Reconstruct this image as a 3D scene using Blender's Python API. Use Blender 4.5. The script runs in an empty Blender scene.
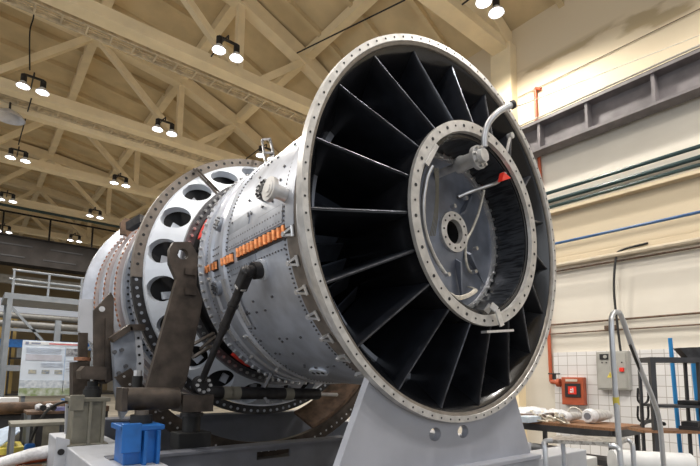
import bpy, bmesh, math, random
from math import pi, sin, cos, radians as rad
from mathutils import Vector as V, Matrix
random.seed(7)
SC = bpy.context.scene
COL = SC.collection

# ------------------------------------------------------------------ camera
ZA = 2.668                                   # height of the engine axis (world: axis along +Y, inlet ring face at y=0)
CAM = V((-2.938, -2.2556, 1.5))
F_PX, PPY = 467.84, 325.3                    # focal length and principal row for a 700x466 frame
RX = V((0.77736596, -0.6289242, 0.01251097))
DN = V((0.07850733, 0.07726542, -0.99391481))
FW = V((0.62413041, 0.77361774, 0.10943867))
cd = bpy.data.cameras.new('camera'); cam = bpy.data.objects.new('camera', cd); COL.objects.link(cam)
cam.matrix_world = Matrix(((RX.x, -DN.x, -FW.x, CAM.x), (RX.y, -DN.y, -FW.y, CAM.y), (RX.z, -DN.z, -FW.z, CAM.z), (0, 0, 0, 1)))
cd.sensor_width = 36; cd.lens = F_PX * 36 / 700; cd.shift_y = (PPY - 233) / 700
cd.clip_start = .05; cd.clip_end = 300
SC.camera = cam

# ------------------------------------------------------------------ light and exposure
SC.view_settings.view_transform = 'Standard'; SC.view_settings.look = 'None'
SC.view_settings.gamma = 1; SC.view_settings.use_curve_mapping = False
SC.view_settings.exposure = 0.0
w = bpy.data.worlds.new('hall_air'); SC.world = w; w.use_nodes = True
w.node_tree.nodes['Background'].inputs[0].default_value = (.93, .96, 1.0, 1)
w.node_tree.nodes['Background'].inputs[1].default_value = .46
LAMP_W = 205
def area(name, loc, target, size, size_y, power, colr):
    l = bpy.data.lights.new(name, 'AREA'); l.shape = 'RECTANGLE'; l.size = size; l.size_y = size_y; l.energy = power; l.color = colr
    o = bpy.data.objects.new(name, l); COL.objects.link(o); o.location = loc
    o.rotation_euler = (V(target) - V(loc)).to_track_quat('-Z', 'Y').to_euler(); return o
area('side_fill_light', (-16, 2, 6), (0, 3, 3), 16, 5, 520, (.86, .93, 1))  # broad fill light added out of view on the left side
area('front_fill_light', (-3, -16, 6), (2, 3, 5), 16, 6, 420, (.92, .96, 1))  # second added fill, unseen behind the camera

# ------------------------------------------------------------------ picture-to-place helper: a point of the photo on a known plane
def at(px, py, axis, val):
    d = RX * ((px - 350) / F_PX) + DN * ((py - PPY) / F_PX) + FW
    return CAM + d * ((val - CAM[axis]) / d[axis])
def dp(px, py, depth):
    return CAM + (RX * ((px - 350) / F_PX) + DN * ((py - PPY) / F_PX) + FW) * depth

# ------------------------------------------------------------------ materials
MATS = {}
def mat(name, c, rough=.5, metal=0., var=.12, scale=6., bump=0., c2=None, emit=0., coat=0., mask=(.35, .65), stretch=None):
    if name in MATS: return MATS[name]
    m = bpy.data.materials.new(name); m.use_nodes = True; nt = m.node_tree; N = nt.nodes; L = nt.links
    b = N['Principled BSDF']; b.inputs['Roughness'].default_value = rough; b.inputs['Metallic'].default_value = metal
    if coat: b.inputs['Coat Weight'].default_value = coat
    if emit:
        b.inputs['Emission Color'].default_value = (*c, 1); b.inputs['Emission Strength'].default_value = emit
    tc = N.new('ShaderNodeTexCoord'); n = N.new('ShaderNodeTexNoise'); n.inputs['Scale'].default_value = scale; n.inputs['Detail'].default_value = 6
    if stretch:
        mp = N.new('ShaderNodeMapping'); mp.inputs['Scale'].default_value = stretch
        L.new(tc.outputs['Object'], mp.inputs['Vector']); L.new(mp.outputs['Vector'], n.inputs['Vector'])
    else: L.new(tc.outputs['Object'], n.inputs['Vector'])
    r = N.new('ShaderNodeValToRGB'); r.color_ramp.elements[0].position = mask[0]; r.color_ramp.elements[1].position = mask[1]
    d = c2 if c2 else tuple(x * (1 - var) for x in c); u = c if c2 else tuple(min(1, x * (1 + var)) for x in c)
    r.color_ramp.elements[0].color = (*d, 1); r.color_ramp.elements[1].color = (*u, 1)
    L.new(n.outputs['Fac'], r.inputs['Fac']); L.new(r.outputs['Color'], b.inputs['Base Color'])
    if bump:
        bp = N.new('ShaderNodeBump'); bp.inputs['Strength'].default_value = bump; bp.inputs['Distance'].default_value = .02
        L.new(n.outputs['Fac'], bp.inputs['Height']); L.new(bp.outputs['Normal'], b.inputs['Normal'])
    MATS[name] = m; return m
ROOF = mat('roof_paint', (.64, .505, .30), .8, var=.1, scale=1.2)
TRUSS = mat('truss_paint', (.86, .72, .48), .7, var=.06, scale=2)
FLOORM = mat('concrete', (.19, .17, .14), .7, var=.25, scale=1.5)
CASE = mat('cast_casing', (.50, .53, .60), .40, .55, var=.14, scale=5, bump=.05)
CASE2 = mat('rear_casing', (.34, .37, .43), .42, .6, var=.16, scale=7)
WHITEC = mat('pale_cone', (.62, .66, .73), .5, .25, var=.06, scale=4)
BRIGHT = mat('bare_steel', (.66, .66, .67), .34, .65, var=.14, scale=12)
RIM = mat('rim_steel', (.56, .55, .54), .40, .5, var=.14, scale=14)
RIMB = mat('rim_lip', (.27, .245, .22), .4, .6, var=.15, scale=14)
BROWNM = mat('brown_flange', (.185, .16, .14), .55, .4, var=.18, scale=12)
BLACK = mat('black_gloss', (.011, .0115, .014), .22, .0, var=.3, scale=5, coat=.15)
BLACKV = mat('black_vane', (.013, .015, .021), .33, .0, var=.3, scale=9, coat=.2)
DARK = mat('dark_steel', (.035, .034, .036), .45, .5, var=.35, scale=12)
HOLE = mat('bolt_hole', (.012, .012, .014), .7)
BOLT = mat('zinc_bolt', (.62, .62, .62), .3, .9, var=.1, scale=30)
DBOLT = mat('dark_bolt', (.16, .16, .17), .4, .7, var=.2, scale=30)
COPPER = mat('copper', (.72, .27, .10), .35, .7, var=.3, scale=25)
COPPERD = mat('copper_dots', (.36, .17, .10), .5, .4, var=.3, scale=30)
RED = mat('red_paint', (.70, .035, .02), .45, var=.1)
STAND = mat('stand_paint', (.36, .375, .43), .55, var=.06, scale=3)
FRAME = mat('frame_paint', (.17, .18, .215), .55, var=.10, scale=4)
FRAMEW = mat('pale_frame_paint', (.48, .50, .55), .5, var=.06, scale=4)
BLUE = mat('blue_paint', (.012, .13, .44), .4, var=.15, scale=8)
BLUEP = mat('blue_pole', (.03, .25, .58), .4, var=.1)
RUST = mat('raw_brown_steel', (.072, .057, .047), .5, .45, var=.4, scale=7, bump=.05)
RUSTY = mat('rusty_steel', (.12, .075, .05), .7, .2, var=.45, scale=9)
OLIVE = mat('olive_grey_paint', (.20, .19, .155), .55, var=.2, scale=6)
BEIGE = mat('wall_upper_paint', (.52, .43, .30), .8, var=.05, scale=1.5)
GREEN = mat('green_black_pipe', (.012, .035, .035), .35, var=.2)
BLUEPIPE = mat('blue_pipe_paint', (.03, .09, .22), .4)
GREYP = mat('crane_rail_paint', (.16, .145, .15), .6, var=.2, scale=3)
CRANE = mat('crane_paint', (.03, .027, .026), .95, var=.15, scale=2)
CRANE.node_tree.nodes['Principled BSDF'].inputs['Specular IOR Level'].default_value = .1
HOSE = mat('hose_cabinet_paint', (.36, .075, .03), .5, var=.12)
REDPIPE = mat('red_pipe_paint', (.42, .085, .03), .5, var=.12)
CABG = mat('cabinet_grey', (.36, .355, .33), .5, var=.06)
ALU = mat('aluminium_tube', (.60, .62, .66), .32, .55, var=.06, scale=10)
STANDB = mat('charcoal_rack', (.05, .05, .055), .5, .3, var=.2)
WOOD = mat('brown_table_top', (.24, .12, .06), .55, var=.25, scale=8, stretch=(1, 6, 6))
PLASTIC = mat('white_plastic', (.72, .73, .76), .3, var=.12, scale=25, bump=.5)
WHITEP = mat('white_paint', (.74, .75, .76), .5, var=.04)
SCAFF = mat('scaffold_paint', (.22, .24, .265), .5, .2, var=.1)
YELLOW = mat('yellow_sheet', (.75, .62, .10), .5, var=.1)
TAN = mat('far_panel', (.50, .36, .14), .8, var=.12, scale=.8)
CABLE = mat('black_rubber', (.012, .012, .012), .6)
HOSEW = mat('braided_hose', (.55, .52, .46), .45, .5, var=.15, scale=40)
DISC = mat('disc_grey', (.19, .21, .26), .35, .35, var=.2, scale=6)
SHADE = mat('lamp_enamel', (.75, .76, .80), .4)
GLOW = mat('lamp_glow', (1, .97, .93), emit=9)
POSTER = mat('poster_paper', (.70, .78, .88), .6, var=.03)
INK = mat('poster_ink', (.24, .28, .40), .7)
INKR = mat('poster_red_ink', (.55, .14, .16), .7)
PHOTO = mat('poster_photo_print', (.20, .26, .36), .5, c2=(.55, .52, .40), scale=14)
PHOTOG = mat('poster_green_print', (.25, .33, .14), .6, c2=(.62, .66, .62), scale=9)

# ------------------------------------------------------------------ mesh builder
class MB:
    def __init__(s): s.v = []; s.f = []; s.marks = []
    def mark(s, i): s.marks.append((len(s.f), i)); return s
    def add(s, vs, fs):
        o = len(s.v); s.v += [V(p) for p in vs]; s.f += [tuple(i + o for i in f) for f in fs]; return s
    def box(s, a, b, M=None):
        x0, y0, z0 = a; x1, y1, z1 = b
        vs = [V((x, y, z)) for x in (x0, x1) for y in (y0, y1) for z in (z0, z1)]
        if M is not None: vs = [M @ p for p in vs]
        return s.add(vs, [(0, 1, 3, 2), (4, 6, 7, 5), (0, 4, 5, 1), (2, 3, 7, 6), (0, 2, 6, 4), (1, 5, 7, 3)])
    def cyl(s, a, b, r, r2=None, n=14, ph=0):
        return s.tube([a, b], [r, r if r2 is None else r2], n, ph)
    def tube(s, pts, r, n=10, ph=0, closed=False):
        pts = [V(p) for p in pts]
        rs = r if isinstance(r, (list, tuple)) else [r] * len(pts)
        base = len(s.v); up = None
        for i, p in enumerate(pts):
            if closed: t = pts[(i + 1) % len(pts)] - pts[i - 1]
            else: t = pts[min(i + 1, len(pts) - 1)] - pts[max(i - 1, 0)]
            t = t.normalized() if t.length > 1e-9 else V((0, 0, 1))
            if up is None: up = V((0, 0, 1)) if abs(t.z) < .9 else V((0, 1, 0))
            a = t.cross(up)
            if a.length < 1e-5: a = t.cross(V((1, .3, 0)))
            a.normalize(); b = a.cross(t).normalized(); up = b
            for k in range(n):
                q = 2 * pi * k / n + ph; s.v.append(p + (a * cos(q) + b * sin(q)) * rs[i])
        m = len(pts)
        for i in range(m if closed else m - 1):
            for k in range(n):
                i2 = (i + 1) % m
                s.f.append((base + i * n + k, base + i * n + (k + 1) % n, base + i2 * n + (k + 1) % n, base + i2 * n + k))
        if not closed:
            s.f.append(tuple(base + k for k in reversed(range(n)))); s.f.append(tuple(base + (m - 1) * n + k for k in range(n)))
        return s
    def bar(s, a, b, w, h, up=(0, 0, 1)):
        a = V(a); b = V(b); t = (b - a).normalized(); u = V(up); x = t.cross(u)
        if x.length < 1e-4: x = t.cross(V((0, 1, 0)))
        x.normalize(); z = x.cross(t)
        vs = [p + x * (i * w / 2) + z * (j * h / 2) for p in (a, b) for i, j in ((-1, -1), (1, -1), (1, 1), (-1, 1))]
        return s.add(vs, [(3, 2, 1, 0), (4, 5, 6, 7), (0, 1, 5, 4), (1, 2, 6, 5), (2, 3, 7, 6), (3, 0, 4, 7)])
    def prism(s, poly, d):
        """poly: list of points (planar loop), extruded by vector d"""
        n = len(poly); d = V(d); vs = [V(p) for p in poly] + [V(p) + d for p in poly]
        return s.add(vs, [tuple(reversed(range(n))), tuple(range(n, 2 * n))] + [(i, (i + 1) % n, n + (i + 1) % n, n + i) for i in range(n)])
    def lathe(s, prof, c=(0, 0, ZA), axis='y', a0=0., a1=360., n=96, closed=True):
        """revolve (along, radius) loop about an axis through c; closed = profile is a closed loop"""
        full = abs(a1 - a0) >= 359.9; m = n if full else n + 1; k = len(prof); base = len(s.v); c = V(c)
        for i in range(m):
            t = rad(a0 + (a1 - a0) * i / n)
            for (u, r) in prof:
                if axis == 'y': p = V((r * cos(t), u, r * sin(t)))
                elif axis == 'z': p = V((r * cos(t), r * sin(t), u))
                else: p = V((u, r * cos(t), r * sin(t)))
                s.v.append(c + p)
        for i in range(n):
            i2 = (i + 1) % m
            for j in range(k if closed else k - 1):
                j2 = (j + 1) % k
                s.f.append((base + i * k + j, base + i * k + j2, base + i2 * k + j2, base + i2 * k + j))
        if not full and closed:
            s.f.append(tuple(base + j for j in range(k))); s.f.append(tuple(base + n * k + j for j in reversed(range(k))))
        return s
    def sphere(s, c, r, n=12, m=8, sc=(1, 1, 1)):
        prof = [(-r * cos(pi * j / m) * sc[2], max(1e-4, r * sin(pi * j / m)) * sc[0]) for j in range(m + 1)]
        return s.lathe(prof, c, 'z', n=n, closed=False)
    def build(s, name, m, parent=None, smooth=True, bevel=0., origin=None):
        me = bpy.data.meshes.new(name)
        if parent is not None: org = world_loc(parent)
        elif origin is not None: org = V(origin)
        else:
            lo = [min(p[i] for p in s.v) for i in range(3)]; hi = [max(p[i] for p in s.v) for i in range(3)]
            org = V(((lo[0] + hi[0]) / 2, (lo[1] + hi[1]) / 2, lo[2]))
        me.from_pydata([p - org for p in s.v], [], s.f)
        for q, (f0, i) in enumerate(s.marks):
            f1 = s.marks[q + 1][0] if q + 1 < len(s.marks) else len(s.f)
            for k in range(f0, f1): me.polygons[k].material_index = i
        bm = bmesh.new(); bm.from_mesh(me); bmesh.ops.recalc_face_normals(bm, faces=bm.faces)
        if smooth:
            for f in bm.faces: f.smooth = True
            for e in bm.edges:
                if len(e.link_faces) == 2 and e.calc_face_angle(0) > rad(35): e.smooth = False
        bm.to_mesh(me); bm.free()
        o = bpy.data.objects.new(name, me); COL.objects.link(o)
        for mm in (m if isinstance(m, (list, tuple)) else [m]): me.materials.append(mm)
        if parent is not None:
            o.parent = parent; LOC[o.name] = org
        else:
            o.location = org; LOC[o.name] = org
        if bevel:
            b = o.modifiers.new('bevel', 'BEVEL'); b.width = bevel; b.segments = 2; b.limit_method = 'ANGLE'
        return o
LOC = {}
def world_loc(o): return LOC[o.name]
def tag(o, label, cat, group=None, kind=None):
    o['label'] = label; o['category'] = cat
    if group: o['group'] = group
    if kind: o['kind'] = kind
    return o
def thing(name, loc, label, cat, group=None):
    o = bpy.data.objects.new(name, None); COL.objects.link(o); o.location = loc; o.empty_display_size = .1
    LOC[o.name] = V(loc); return tag(o, label, cat, group)
def struct(o, label=None, cat=None):
    o['kind'] = 'structure'
    if label: o['label'] = label
    if cat: o['category'] = cat
    return o
def pol(y, a, r):            # a point round the engine axis
    return V((r * cos(rad(a)), y, ZA + r * sin(rad(a))))
def rdir(a): return V((cos(rad(a)), 0, sin(rad(a))))
def smoothpath(pts, n=6):
    P = [V(p) for p in pts]; out = []
    for i in range(len(P) - 1):
        p0 = P[max(i - 1, 0)]; p1 = P[i]; p2 = P[i + 1]; p3 = P[min(i + 2, len(P) - 1)]
        for k in range(n):
            t = k / n
            out.append(.5 * ((2 * p1) + (p2 - p0) * t + (2 * p0 - 5 * p1 + 4 * p2 - p3) * t * t + (3 * p1 - p0 - 3 * p2 + p3) * t ** 3))
    out.append(P[-1]); return out

# ================================================================== THE HALL
struct(MB().box((-18, -14, -.2), (7.3, 46, 0)).build('floor', FLOORM, smooth=False), 'grey concrete floor of the workshop', 'floor')
# right wall: painted plaster with peeled patches and a tiled dado, all in one material by height
def wall_material():
    m = bpy.data.materials.new('plaster_wall'); m.use_nodes = True; nt = m.node_tree; N = nt.nodes; L = nt.links
    b = N['Principled BSDF']; b.inputs['Roughness'].default_value = .8
    tc = N.new('ShaderNodeTexCoord'); sp = N.new('ShaderNodeSeparateXYZ'); L.new(tc.outputs['Object'], sp.inputs[0])
    n1 = N.new('ShaderNodeTexNoise'); n1.inputs['Scale'].default_value = .9; n1.inputs['Detail'].default_value = 8
    mp = N.new('ShaderNodeMapping'); mp.inputs['Scale'].default_value = (1, .5, 1.4); L.new(tc.outputs['Object'], mp.inputs['Vector']); L.new(mp.outputs['Vector'], n1.inputs['Vector'])
    st = N.new('ShaderNodeValToRGB'); st.color_ramp.elements[0].position = .52; st.color_ramp.elements[1].position = .57
    L.new(n1.outputs['Fac'], st.inputs['Fac'])
    hz = N.new('ShaderNodeMapRange'); hz.inputs['From Min'].default_value = STZ0; hz.inputs['From Max'].default_value = STZ0 + .08; L.new(sp.outputs['Z'], hz.inputs['Value'])
    hz2 = N.new('ShaderNodeMapRange'); hz2.inputs['From Min'].default_value = STZ1; hz2.inputs['From Max'].default_value = STZ1 - .15; L.new(sp.outputs['Z'], hz2.inputs['Value'])
    mu = N.new('ShaderNodeMath'); mu.operation = 'MULTIPLY'; L.new(hz.outputs[0], mu.inputs[0]); L.new(hz2.outputs[0], mu.inputs[1])
    mu2 = N.new('ShaderNodeMath'); mu2.operation = 'MULTIPLY'; L.new(mu.outputs[0], mu2.inputs[0]); L.new(st.outputs['Color'], mu2.inputs[1])
    n2 = N.new('ShaderNodeTexNoise'); n2.inputs['Scale'].default_value = 3; n2.inputs['Detail'].default_value = 6; L.new(mp.outputs['Vector'], n2.inputs['Vector'])
    base = N.new('ShaderNodeValToRGB'); base.color_ramp.elements[0].color = (.58, .535, .465, 1); base.color_ramp.elements[1].color = (.68, .64, .565, 1)
    L.new(n2.outputs['Fac'], base.inputs['Fac'])
    up = N.new('ShaderNodeMapRange'); up.inputs['From Min'].default_value = 6.9; up.inputs['From Max'].default_value = 7.0; L.new(sp.outputs['Z'], up.inputs['Value'])
    mxu = N.new('ShaderNodeMix'); mxu.data_type = 'RGBA'; L.new(up.outputs[0], mxu.inputs['Factor']); L.new(base.outputs['Color'], mxu.inputs['A']); mxu.inputs['B'].default_value = (.74, .63, .46, 1)
    shade_band1 = N.new('ShaderNodeMapRange'); shade_band1.inputs['From Min'].default_value = 4.09; shade_band1.inputs['From Max'].default_value = 4.12; L.new(sp.outputs['Z'], shade_band1.inputs['Value'])  # shade below the ledge, painted in as a darker band
    shade_band2 = N.new('ShaderNodeMapRange'); shade_band2.inputs['From Min'].default_value = 5.21; shade_band2.inputs['From Max'].default_value = 5.18; L.new(sp.outputs['Z'], shade_band2.inputs['Value'])
    bm_ = N.new('ShaderNodeMath'); bm_.operation = 'MULTIPLY'; L.new(shade_band1.outputs[0], bm_.inputs[0]); L.new(shade_band2.outputs[0], bm_.inputs[1])
    mxb = N.new('ShaderNodeMix'); mxb.data_type = 'RGBA'; L.new(bm_.outputs[0], mxb.inputs['Factor']); L.new(mxu.outputs['Result'], mxb.inputs['A']); mxb.inputs['B'].default_value = (.50, .42, .30, 1)
    mx = N.new('ShaderNodeMix'); mx.data_type = 'RGBA'; L.new(mu2.outputs[0], mx.inputs['Factor']); L.new(mxb.outputs['Result'], mx.inputs['A']); mx.inputs['B'].default_value = (.50, .40, .25, 1)
    L.new(mx.outputs['Result'], b.inputs['Base Color']); return m
def tile_material():
    m = bpy.data.materials.new('white_tiles'); m.use_nodes = True; nt = m.node_tree; N = nt.nodes; L = nt.links
    b = N['Principled BSDF']; b.inputs['Roughness'].default_value = .3
    tc = N.new('ShaderNodeTexCoord'); sp = N.new('ShaderNodeSeparateXYZ'); L.new(tc.outputs['Object'], sp.inputs[0])
    cb = N.new('ShaderNodeCombineXYZ'); L.new(sp.outputs['Y'], cb.inputs['X']); L.new(sp.outputs['Z'], cb.inputs['Y'])
    br = N.new('ShaderNodeTexBrick'); br.offset = 0; br.inputs['Scale'].default_value = 1
    br.inputs['Brick Width'].default_value = .2; br.inputs['Row Height'].default_value = .2; br.inputs['Mortar Size'].default_value = .006
    br.inputs['Color1'].default_value = (.74, .73, .73, 1); br.inputs['Color2'].default_value = (.66, .65, .65, 1); br.inputs['Mortar'].default_value = (.38, .35, .33, 1)
    L.new(cb.outputs[0], br.inputs['Vector']); L.new(br.outputs['Color'], b.inputs['Base Color']); return m
STZ0, STZ1 = 8.35, 9.05
WALL = wall_material(); TILE = tile_material()
struct(MB().box((7, -14, 0), (7.3, 46, 10.4)).build('wall_right', WALL, smooth=False, origin=(7, 0, 0)), 'cream plaster wall with peeled patches', 'wall')
struct(MB().box((6.94, -14, 0), (7, 2.90, 2.08)).build('wall_right_tiles', TILE, smooth=False, origin=(7, 0, 0)), 'white tiled lower part of the wall', 'wall')
struct(MB().box((-18, 45.5, 0), (7, 46, 13)).build('wall_back', mat('far_wall', (.30, .235, .14), .85, var=.15, scale=.5), smooth=False), 'far end wall of the hall', 'wall')
# wall ledge
struct(MB().box((6.82, -12, 5.16), (7.0, 3.4, 5.24)).build('trim_1', BEIGE, smooth=False, bevel=.01), 'narrow ledge along the cream wall', 'ledge')
struct(MB().box((6.86, -12, 4.0), (7.0, 3.4, 4.13)).build('trim_2', BEIGE, smooth=False, bevel=.01), 'lower ledge along the cream wall', 'ledge')
# columns of the right wall
for i, y in enumerate((3.9, 9.2, 14.0, 19.6, 25.1, 30.4)):
    struct(MB().box((6.72, y - .28, 0), (7.02, y + .28, 9.75)).build('column_%d' % (i + 1), TRUSS, smooth=False, bevel=.015), 'cream column carrying a roof truss', 'column')
# roof: segmental slab with down-slope ribs and lengthwise purlins
ROOFP = [(7.3, 10.05), (4.5, 11.5), (2.2, 12.35), (-.6, 12.75), (-5, 13.0), (-9.4, 12.75), (-12.2, 12.35), (-14.5, 11.5), (-17.3, 10.05)]
rf = MB()
for (x0, z0), (x1, z1) in zip(ROOFP[:-1], ROOFP[1:]):
    rf.prism([(x0, -14, z0), (x1, -14, z1), (x1, -14, z1 + .15), (x0, -14, z0 + .15)], (0, 60, 0))
y = -13.5
while y < 45:
    for (x0, z0), (x1, z1) in zip(ROOFP[:-1], ROOFP[1:]):
        rf.bar((x0, y, z0 - .07), (x1, y, z1 - .07), .13, .2, up=(0, 0, 1))
    y += 1.45
struct(rf.build('ceiling', ROOF, smooth=False, origin=(0, 0, 0)), 'tan ribbed roof slabs', 'ceiling')
pl = 0
NODES = [(4.4, 11.25), (2.2, 12.1), (-.6, 12.5), (-5, 12.75), (-9.4, 12.5)]
for (x, z) in NODES:
    pl += 1
    struct(MB().box((x - .13, -14, z - .05), (x + .13, 45.5, z + .25)).build('trim_%d' % (pl + 2), TRUSS, smooth=False), 'lengthwise roof purlin', 'purlin')
for i, y in enumerate((-1.6, 3.9, 9.2, 14.0, 19.6, 25.1, 30.4, 36)):
    t = MB()
    t.box((-17, y - .15, 9.68), (7, y + .15, 9.92)); t.box((-17, y - .2, 9.6), (7, y + .2, 9.68))
    top = [(7, 9.9), (4.4, 11.2), (2.2, 12.05), (-.6, 12.42), (-5, 12.7), (-9.4, 12.42), (-12.2, 12.05), (-14.4, 11.2), (-17, 9.9)]
    for (x0, z0), (x1, z1) in zip(top[:-1], top[1:]): t.bar((x0, y, z0), (x1, y, z1), .38, .42)
    for a, b in (((4.4, 11.2), (2.9, 9.9)), ((2.2, 12.05), (2.2, 9.9)), ((-.6, 12.42), (2.1, 9.9)), ((-.6, 12.42), (-3.2, 9.9)), ((-5, 12.7), (-5, 9.9)), ((-3.2, 9.9), (-5, 12.6)), ((-9.4, 12.4), (-6.8, 9.9)), ((-9.4, 12.4), (-12, 9.9))):
        t.bar((a[0], y, a[1]), (b[0], y, b[1]), .2, .2)
    struct(t.build('roof_truss_%d' % (i + 1), TRUSS, smooth=False, origin=(0, y, 9.6)), 'cream roof truss', 'truss')
# slim walkway beam along the third truss and a cable tray on the trusses
struct(MB().box((-17, 14.75, 9.45), (6.7, 15.05, 9.75)).build('trim_9', TRUSS, smooth=False), 'slim beam beside the roof truss', 'beam')
def tray(y0, y1, z, label):
    t = MB()
    for yy in (y0, y1): t.box((-17, yy - .02, z - .05), (6.6, yy + .02, z + .05))
    x = -16.5
    while x < 6.6:
        t.box((x, y0, z - .03), (x + .04, y1, z + .01)); x += .52
    for j in range(4): t.tube([(-17, y0 + .06 + (y1 - y0 - .12) * j / 3, z + .03), (6.6, y0 + .06 + (y1 - y0 - .12) * j / 3, z + .03)], .018, 6)
    tag(t.build('cable_tray', mat('tray_steel', (.62, .52, .36), .6, .1, var=.2), smooth=False), label, 'cable tray', 'cable trays hung along the roof trusses')
tray(9.55, 9.95, 9.66, 'ladder cable tray running behind the large nearest-left truss chord')
tray(14.32, 14.7, 9.66, 'ladder cable tray between the second truss chord and its slim beam')
# thin dark pipe along the truss further back
tag(MB().tube([(-16, 24.6, 9.35), (6.5, 24.6, 9.35)], .07, 8).build('roof_pipe', GREEN), 'dark green pipe running across below the far roof trusses', 'pipe')

# lamps -----------------------------------------------------------
def lamp(x, y, z, label, ty=None):
    t = thing('twin_pendant_lamp', (x, y, z), label, 'lamp', 'twin lamps hung below the roof trusses')
    b = MB().bar((x - .24, y, z + .36), (x + .24, y, z + .36), .05, .05)
    b.cyl((x, y, z + .36), (x, y, z + .5), .02, n=6)
    b.tube([(x, y, z + .5), (x, y + .3, z + .55), (x, ty - .16, z + .55)], .02, 6)
    b.build('bracket', DARK, t)
    for s in (-1, 1):
        cx = x + s * .225
        h = MB().lathe([(z + .14, .02), (z + .14, .075), (z + .34, .075), (z + .38, .02)], (cx, y, 0), 'z', n=14, closed=False)
        hh = h.build('lamp_holder', DARK, t)
        sh = MB().lathe([(z + .16, .05), (z + .12, .085), (z + .02, .165), (z, .17), (z, .16), (z + .02, .155), (z + .11, .08), (z + .15, .04)], (cx, y, 0), 'z', n=20)
        sh_ = sh.build('shade', SHADE, t)
        MB().sphere((cx, y, z + .035), .105, 14, 8, (1, 1, .75)).build('bulb', GLOW, sh_)
    l = bpy.data.lights.new('lamp_light', 'SPOT'); l.energy = LAMP_W * 4; l.spot_size = rad(165); l.spot_blend = .5; l.color = (1, .95, .86); l.shadow_soft_size = .16
    o = bpy.data.objects.new('lamp_light', l); COL.objects.link(o); o.parent = t; o.location = (0, 0, -.12)
ZL = 9.3
LP = [(1.36, 7.97, 'pair of lit white shaded lamps nearest the top of the photo, above the silver casing'),
      (-2.19, 12.8, 'pair of lit white shaded lamps at upper left hung on a long cord'),
      (1.36, 12.75, 'pair of lit white lamps above the perforated pale ring of the engine'),
      (-2.17, 18.3, 'pair of lit lamps at left beneath the oval grey reflector'),
      (1.3, 18.3, 'pair of small lit lamps left of the large brown flange, third along its row'),
      (-2.23, 23.7, 'small pair of lit lamps at left edge just above the crane handrail'),
      (1.33, 23.5, 'small pair of lit lamps fourth along the row, on the dark green pipe'),
      (1.3, 29.1, 'smallest pair of lit lamps right above the crane girder top'),
      (-2.06, 29.7, 'smallest pair of lit lamps at left edge resting in line with girder top'),
      (5.02, 3.02, 'pair of very bright lamps close to the concrete wall column'),
      (4.75, 12.2, 'pair of lit lamps glinting just over the top of the brown flange')]
TY = (3.9, 9.2, 14.0, 19.6, 25.1, 30.4)
for x, y, lab in LP: lamp(x, y, ZL, lab, min(t_ for t_ in TY if t_ > y))
# hall lamps that shine from outside the picture
for (x, y) in ((-2.2, 2.6), (-5.8, 2.6), (-5.8, 8), (1.3, -2.9), (-2.2, -2.9), (4.9, -2.9)):
    l = bpy.data.lights.new('hall_lamp_light', 'SPOT'); l.energy = LAMP_W * 4; l.spot_size = rad(165); l.spot_blend = .5; l.color = (1, .95, .88); l.shadow_soft_size = .2
    o = bpy.data.objects.new('hall_lamp_light', l); COL.objects.link(o); o.location = (x, y, 9.2)
t = thing('dome_reflector_lamp', (-2.62, 14.6, 9.1), 'wide unlit oval dome reflector at the left edge below the cable tray', 'lamp')
MB().lathe([(9.1, .42), (9.2, .36), (9.35, .12), (9.37, .05), (9.33, .1), (9.18, .33), (9.1, .39)], (-2.62, 14.6, 0), 'z', n=28).build('reflector', mat('reflector_grey', (.62, .62, .66), .35, .3), t)
MB().cyl((-2.62, 14.6, 9.33), (-2.62, 14.6, 9.6), .03).build('stem', DARK, t)
# loose hanging wires
def wire(name, pts, r, label, m=CABLE, cat='wire', group=None):
    return tag(MB().tube(smoothpath(pts, 6), r, 6).build(name, m), label, cat, group)
wire('hanging_wire', [(-2.35, 12.6, 12.4), (-2.33, 12.7, 11.4), (-2.38, 12.75, 10.9), (-2.3, 12.8, 9.83)], .018, 'kinked dark supply wire dropping to the upper left lamp pair')
wire('hanging_wire', [(-2.15, 13.9, 9.6), (-2.2, 16, 9.55), (-2.2, 18.2, 9.83)], .018, 'dark wire from cable tray down to the lower left lamp pair')
wire('roof_cable', [at(405, 0, 1, 5.2), at(297, 53, 1, 9.0)], .02, 'dark cable stretched under the tan roof slabs above the ring')
wire('pull_rope', [at(516, 107, 0, .5), at(560, 90, 0, 2.2), at(700, 35, 0, 6.0)], .006, 'thin pale string from the bent pipe end towards the upper wall', HOSEW)

# crane rail beam on the right wall ---------------------------------
t = thing('crane_rail_beam', (6.7, 0, 6.6), 'grey steel crane rail girder bracketed along the cream wall', 'girder')
MB().box((6.58, -13, 6.6), (6.9, 40, 6.66)).box((6.58, -13, 7.25), (6.9, 40, 7.31)).box((6.82, -13, 6.66), (6.87, 40, 7.25)).build('beam', GREYP, t, smooth=False)
for y in (-6.2, -4.2, -2.2, -.55, .62, 1.85, 2.9):
    MB().box((6.62, y - .03, 6.66), (6.82, y + .03, 7.25)).build('stiffener', GREYP, t, smooth=False)
MB().box((6.72, -13, 7.31), (6.8, 40, 7.41)).build('rail', DARK, t, smooth=False)
MB().tube([(6.6, -13, 7.38), (6.6, 40, 7.38)], .02, 6).build('collector_bar', HOSEW, t)
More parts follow.
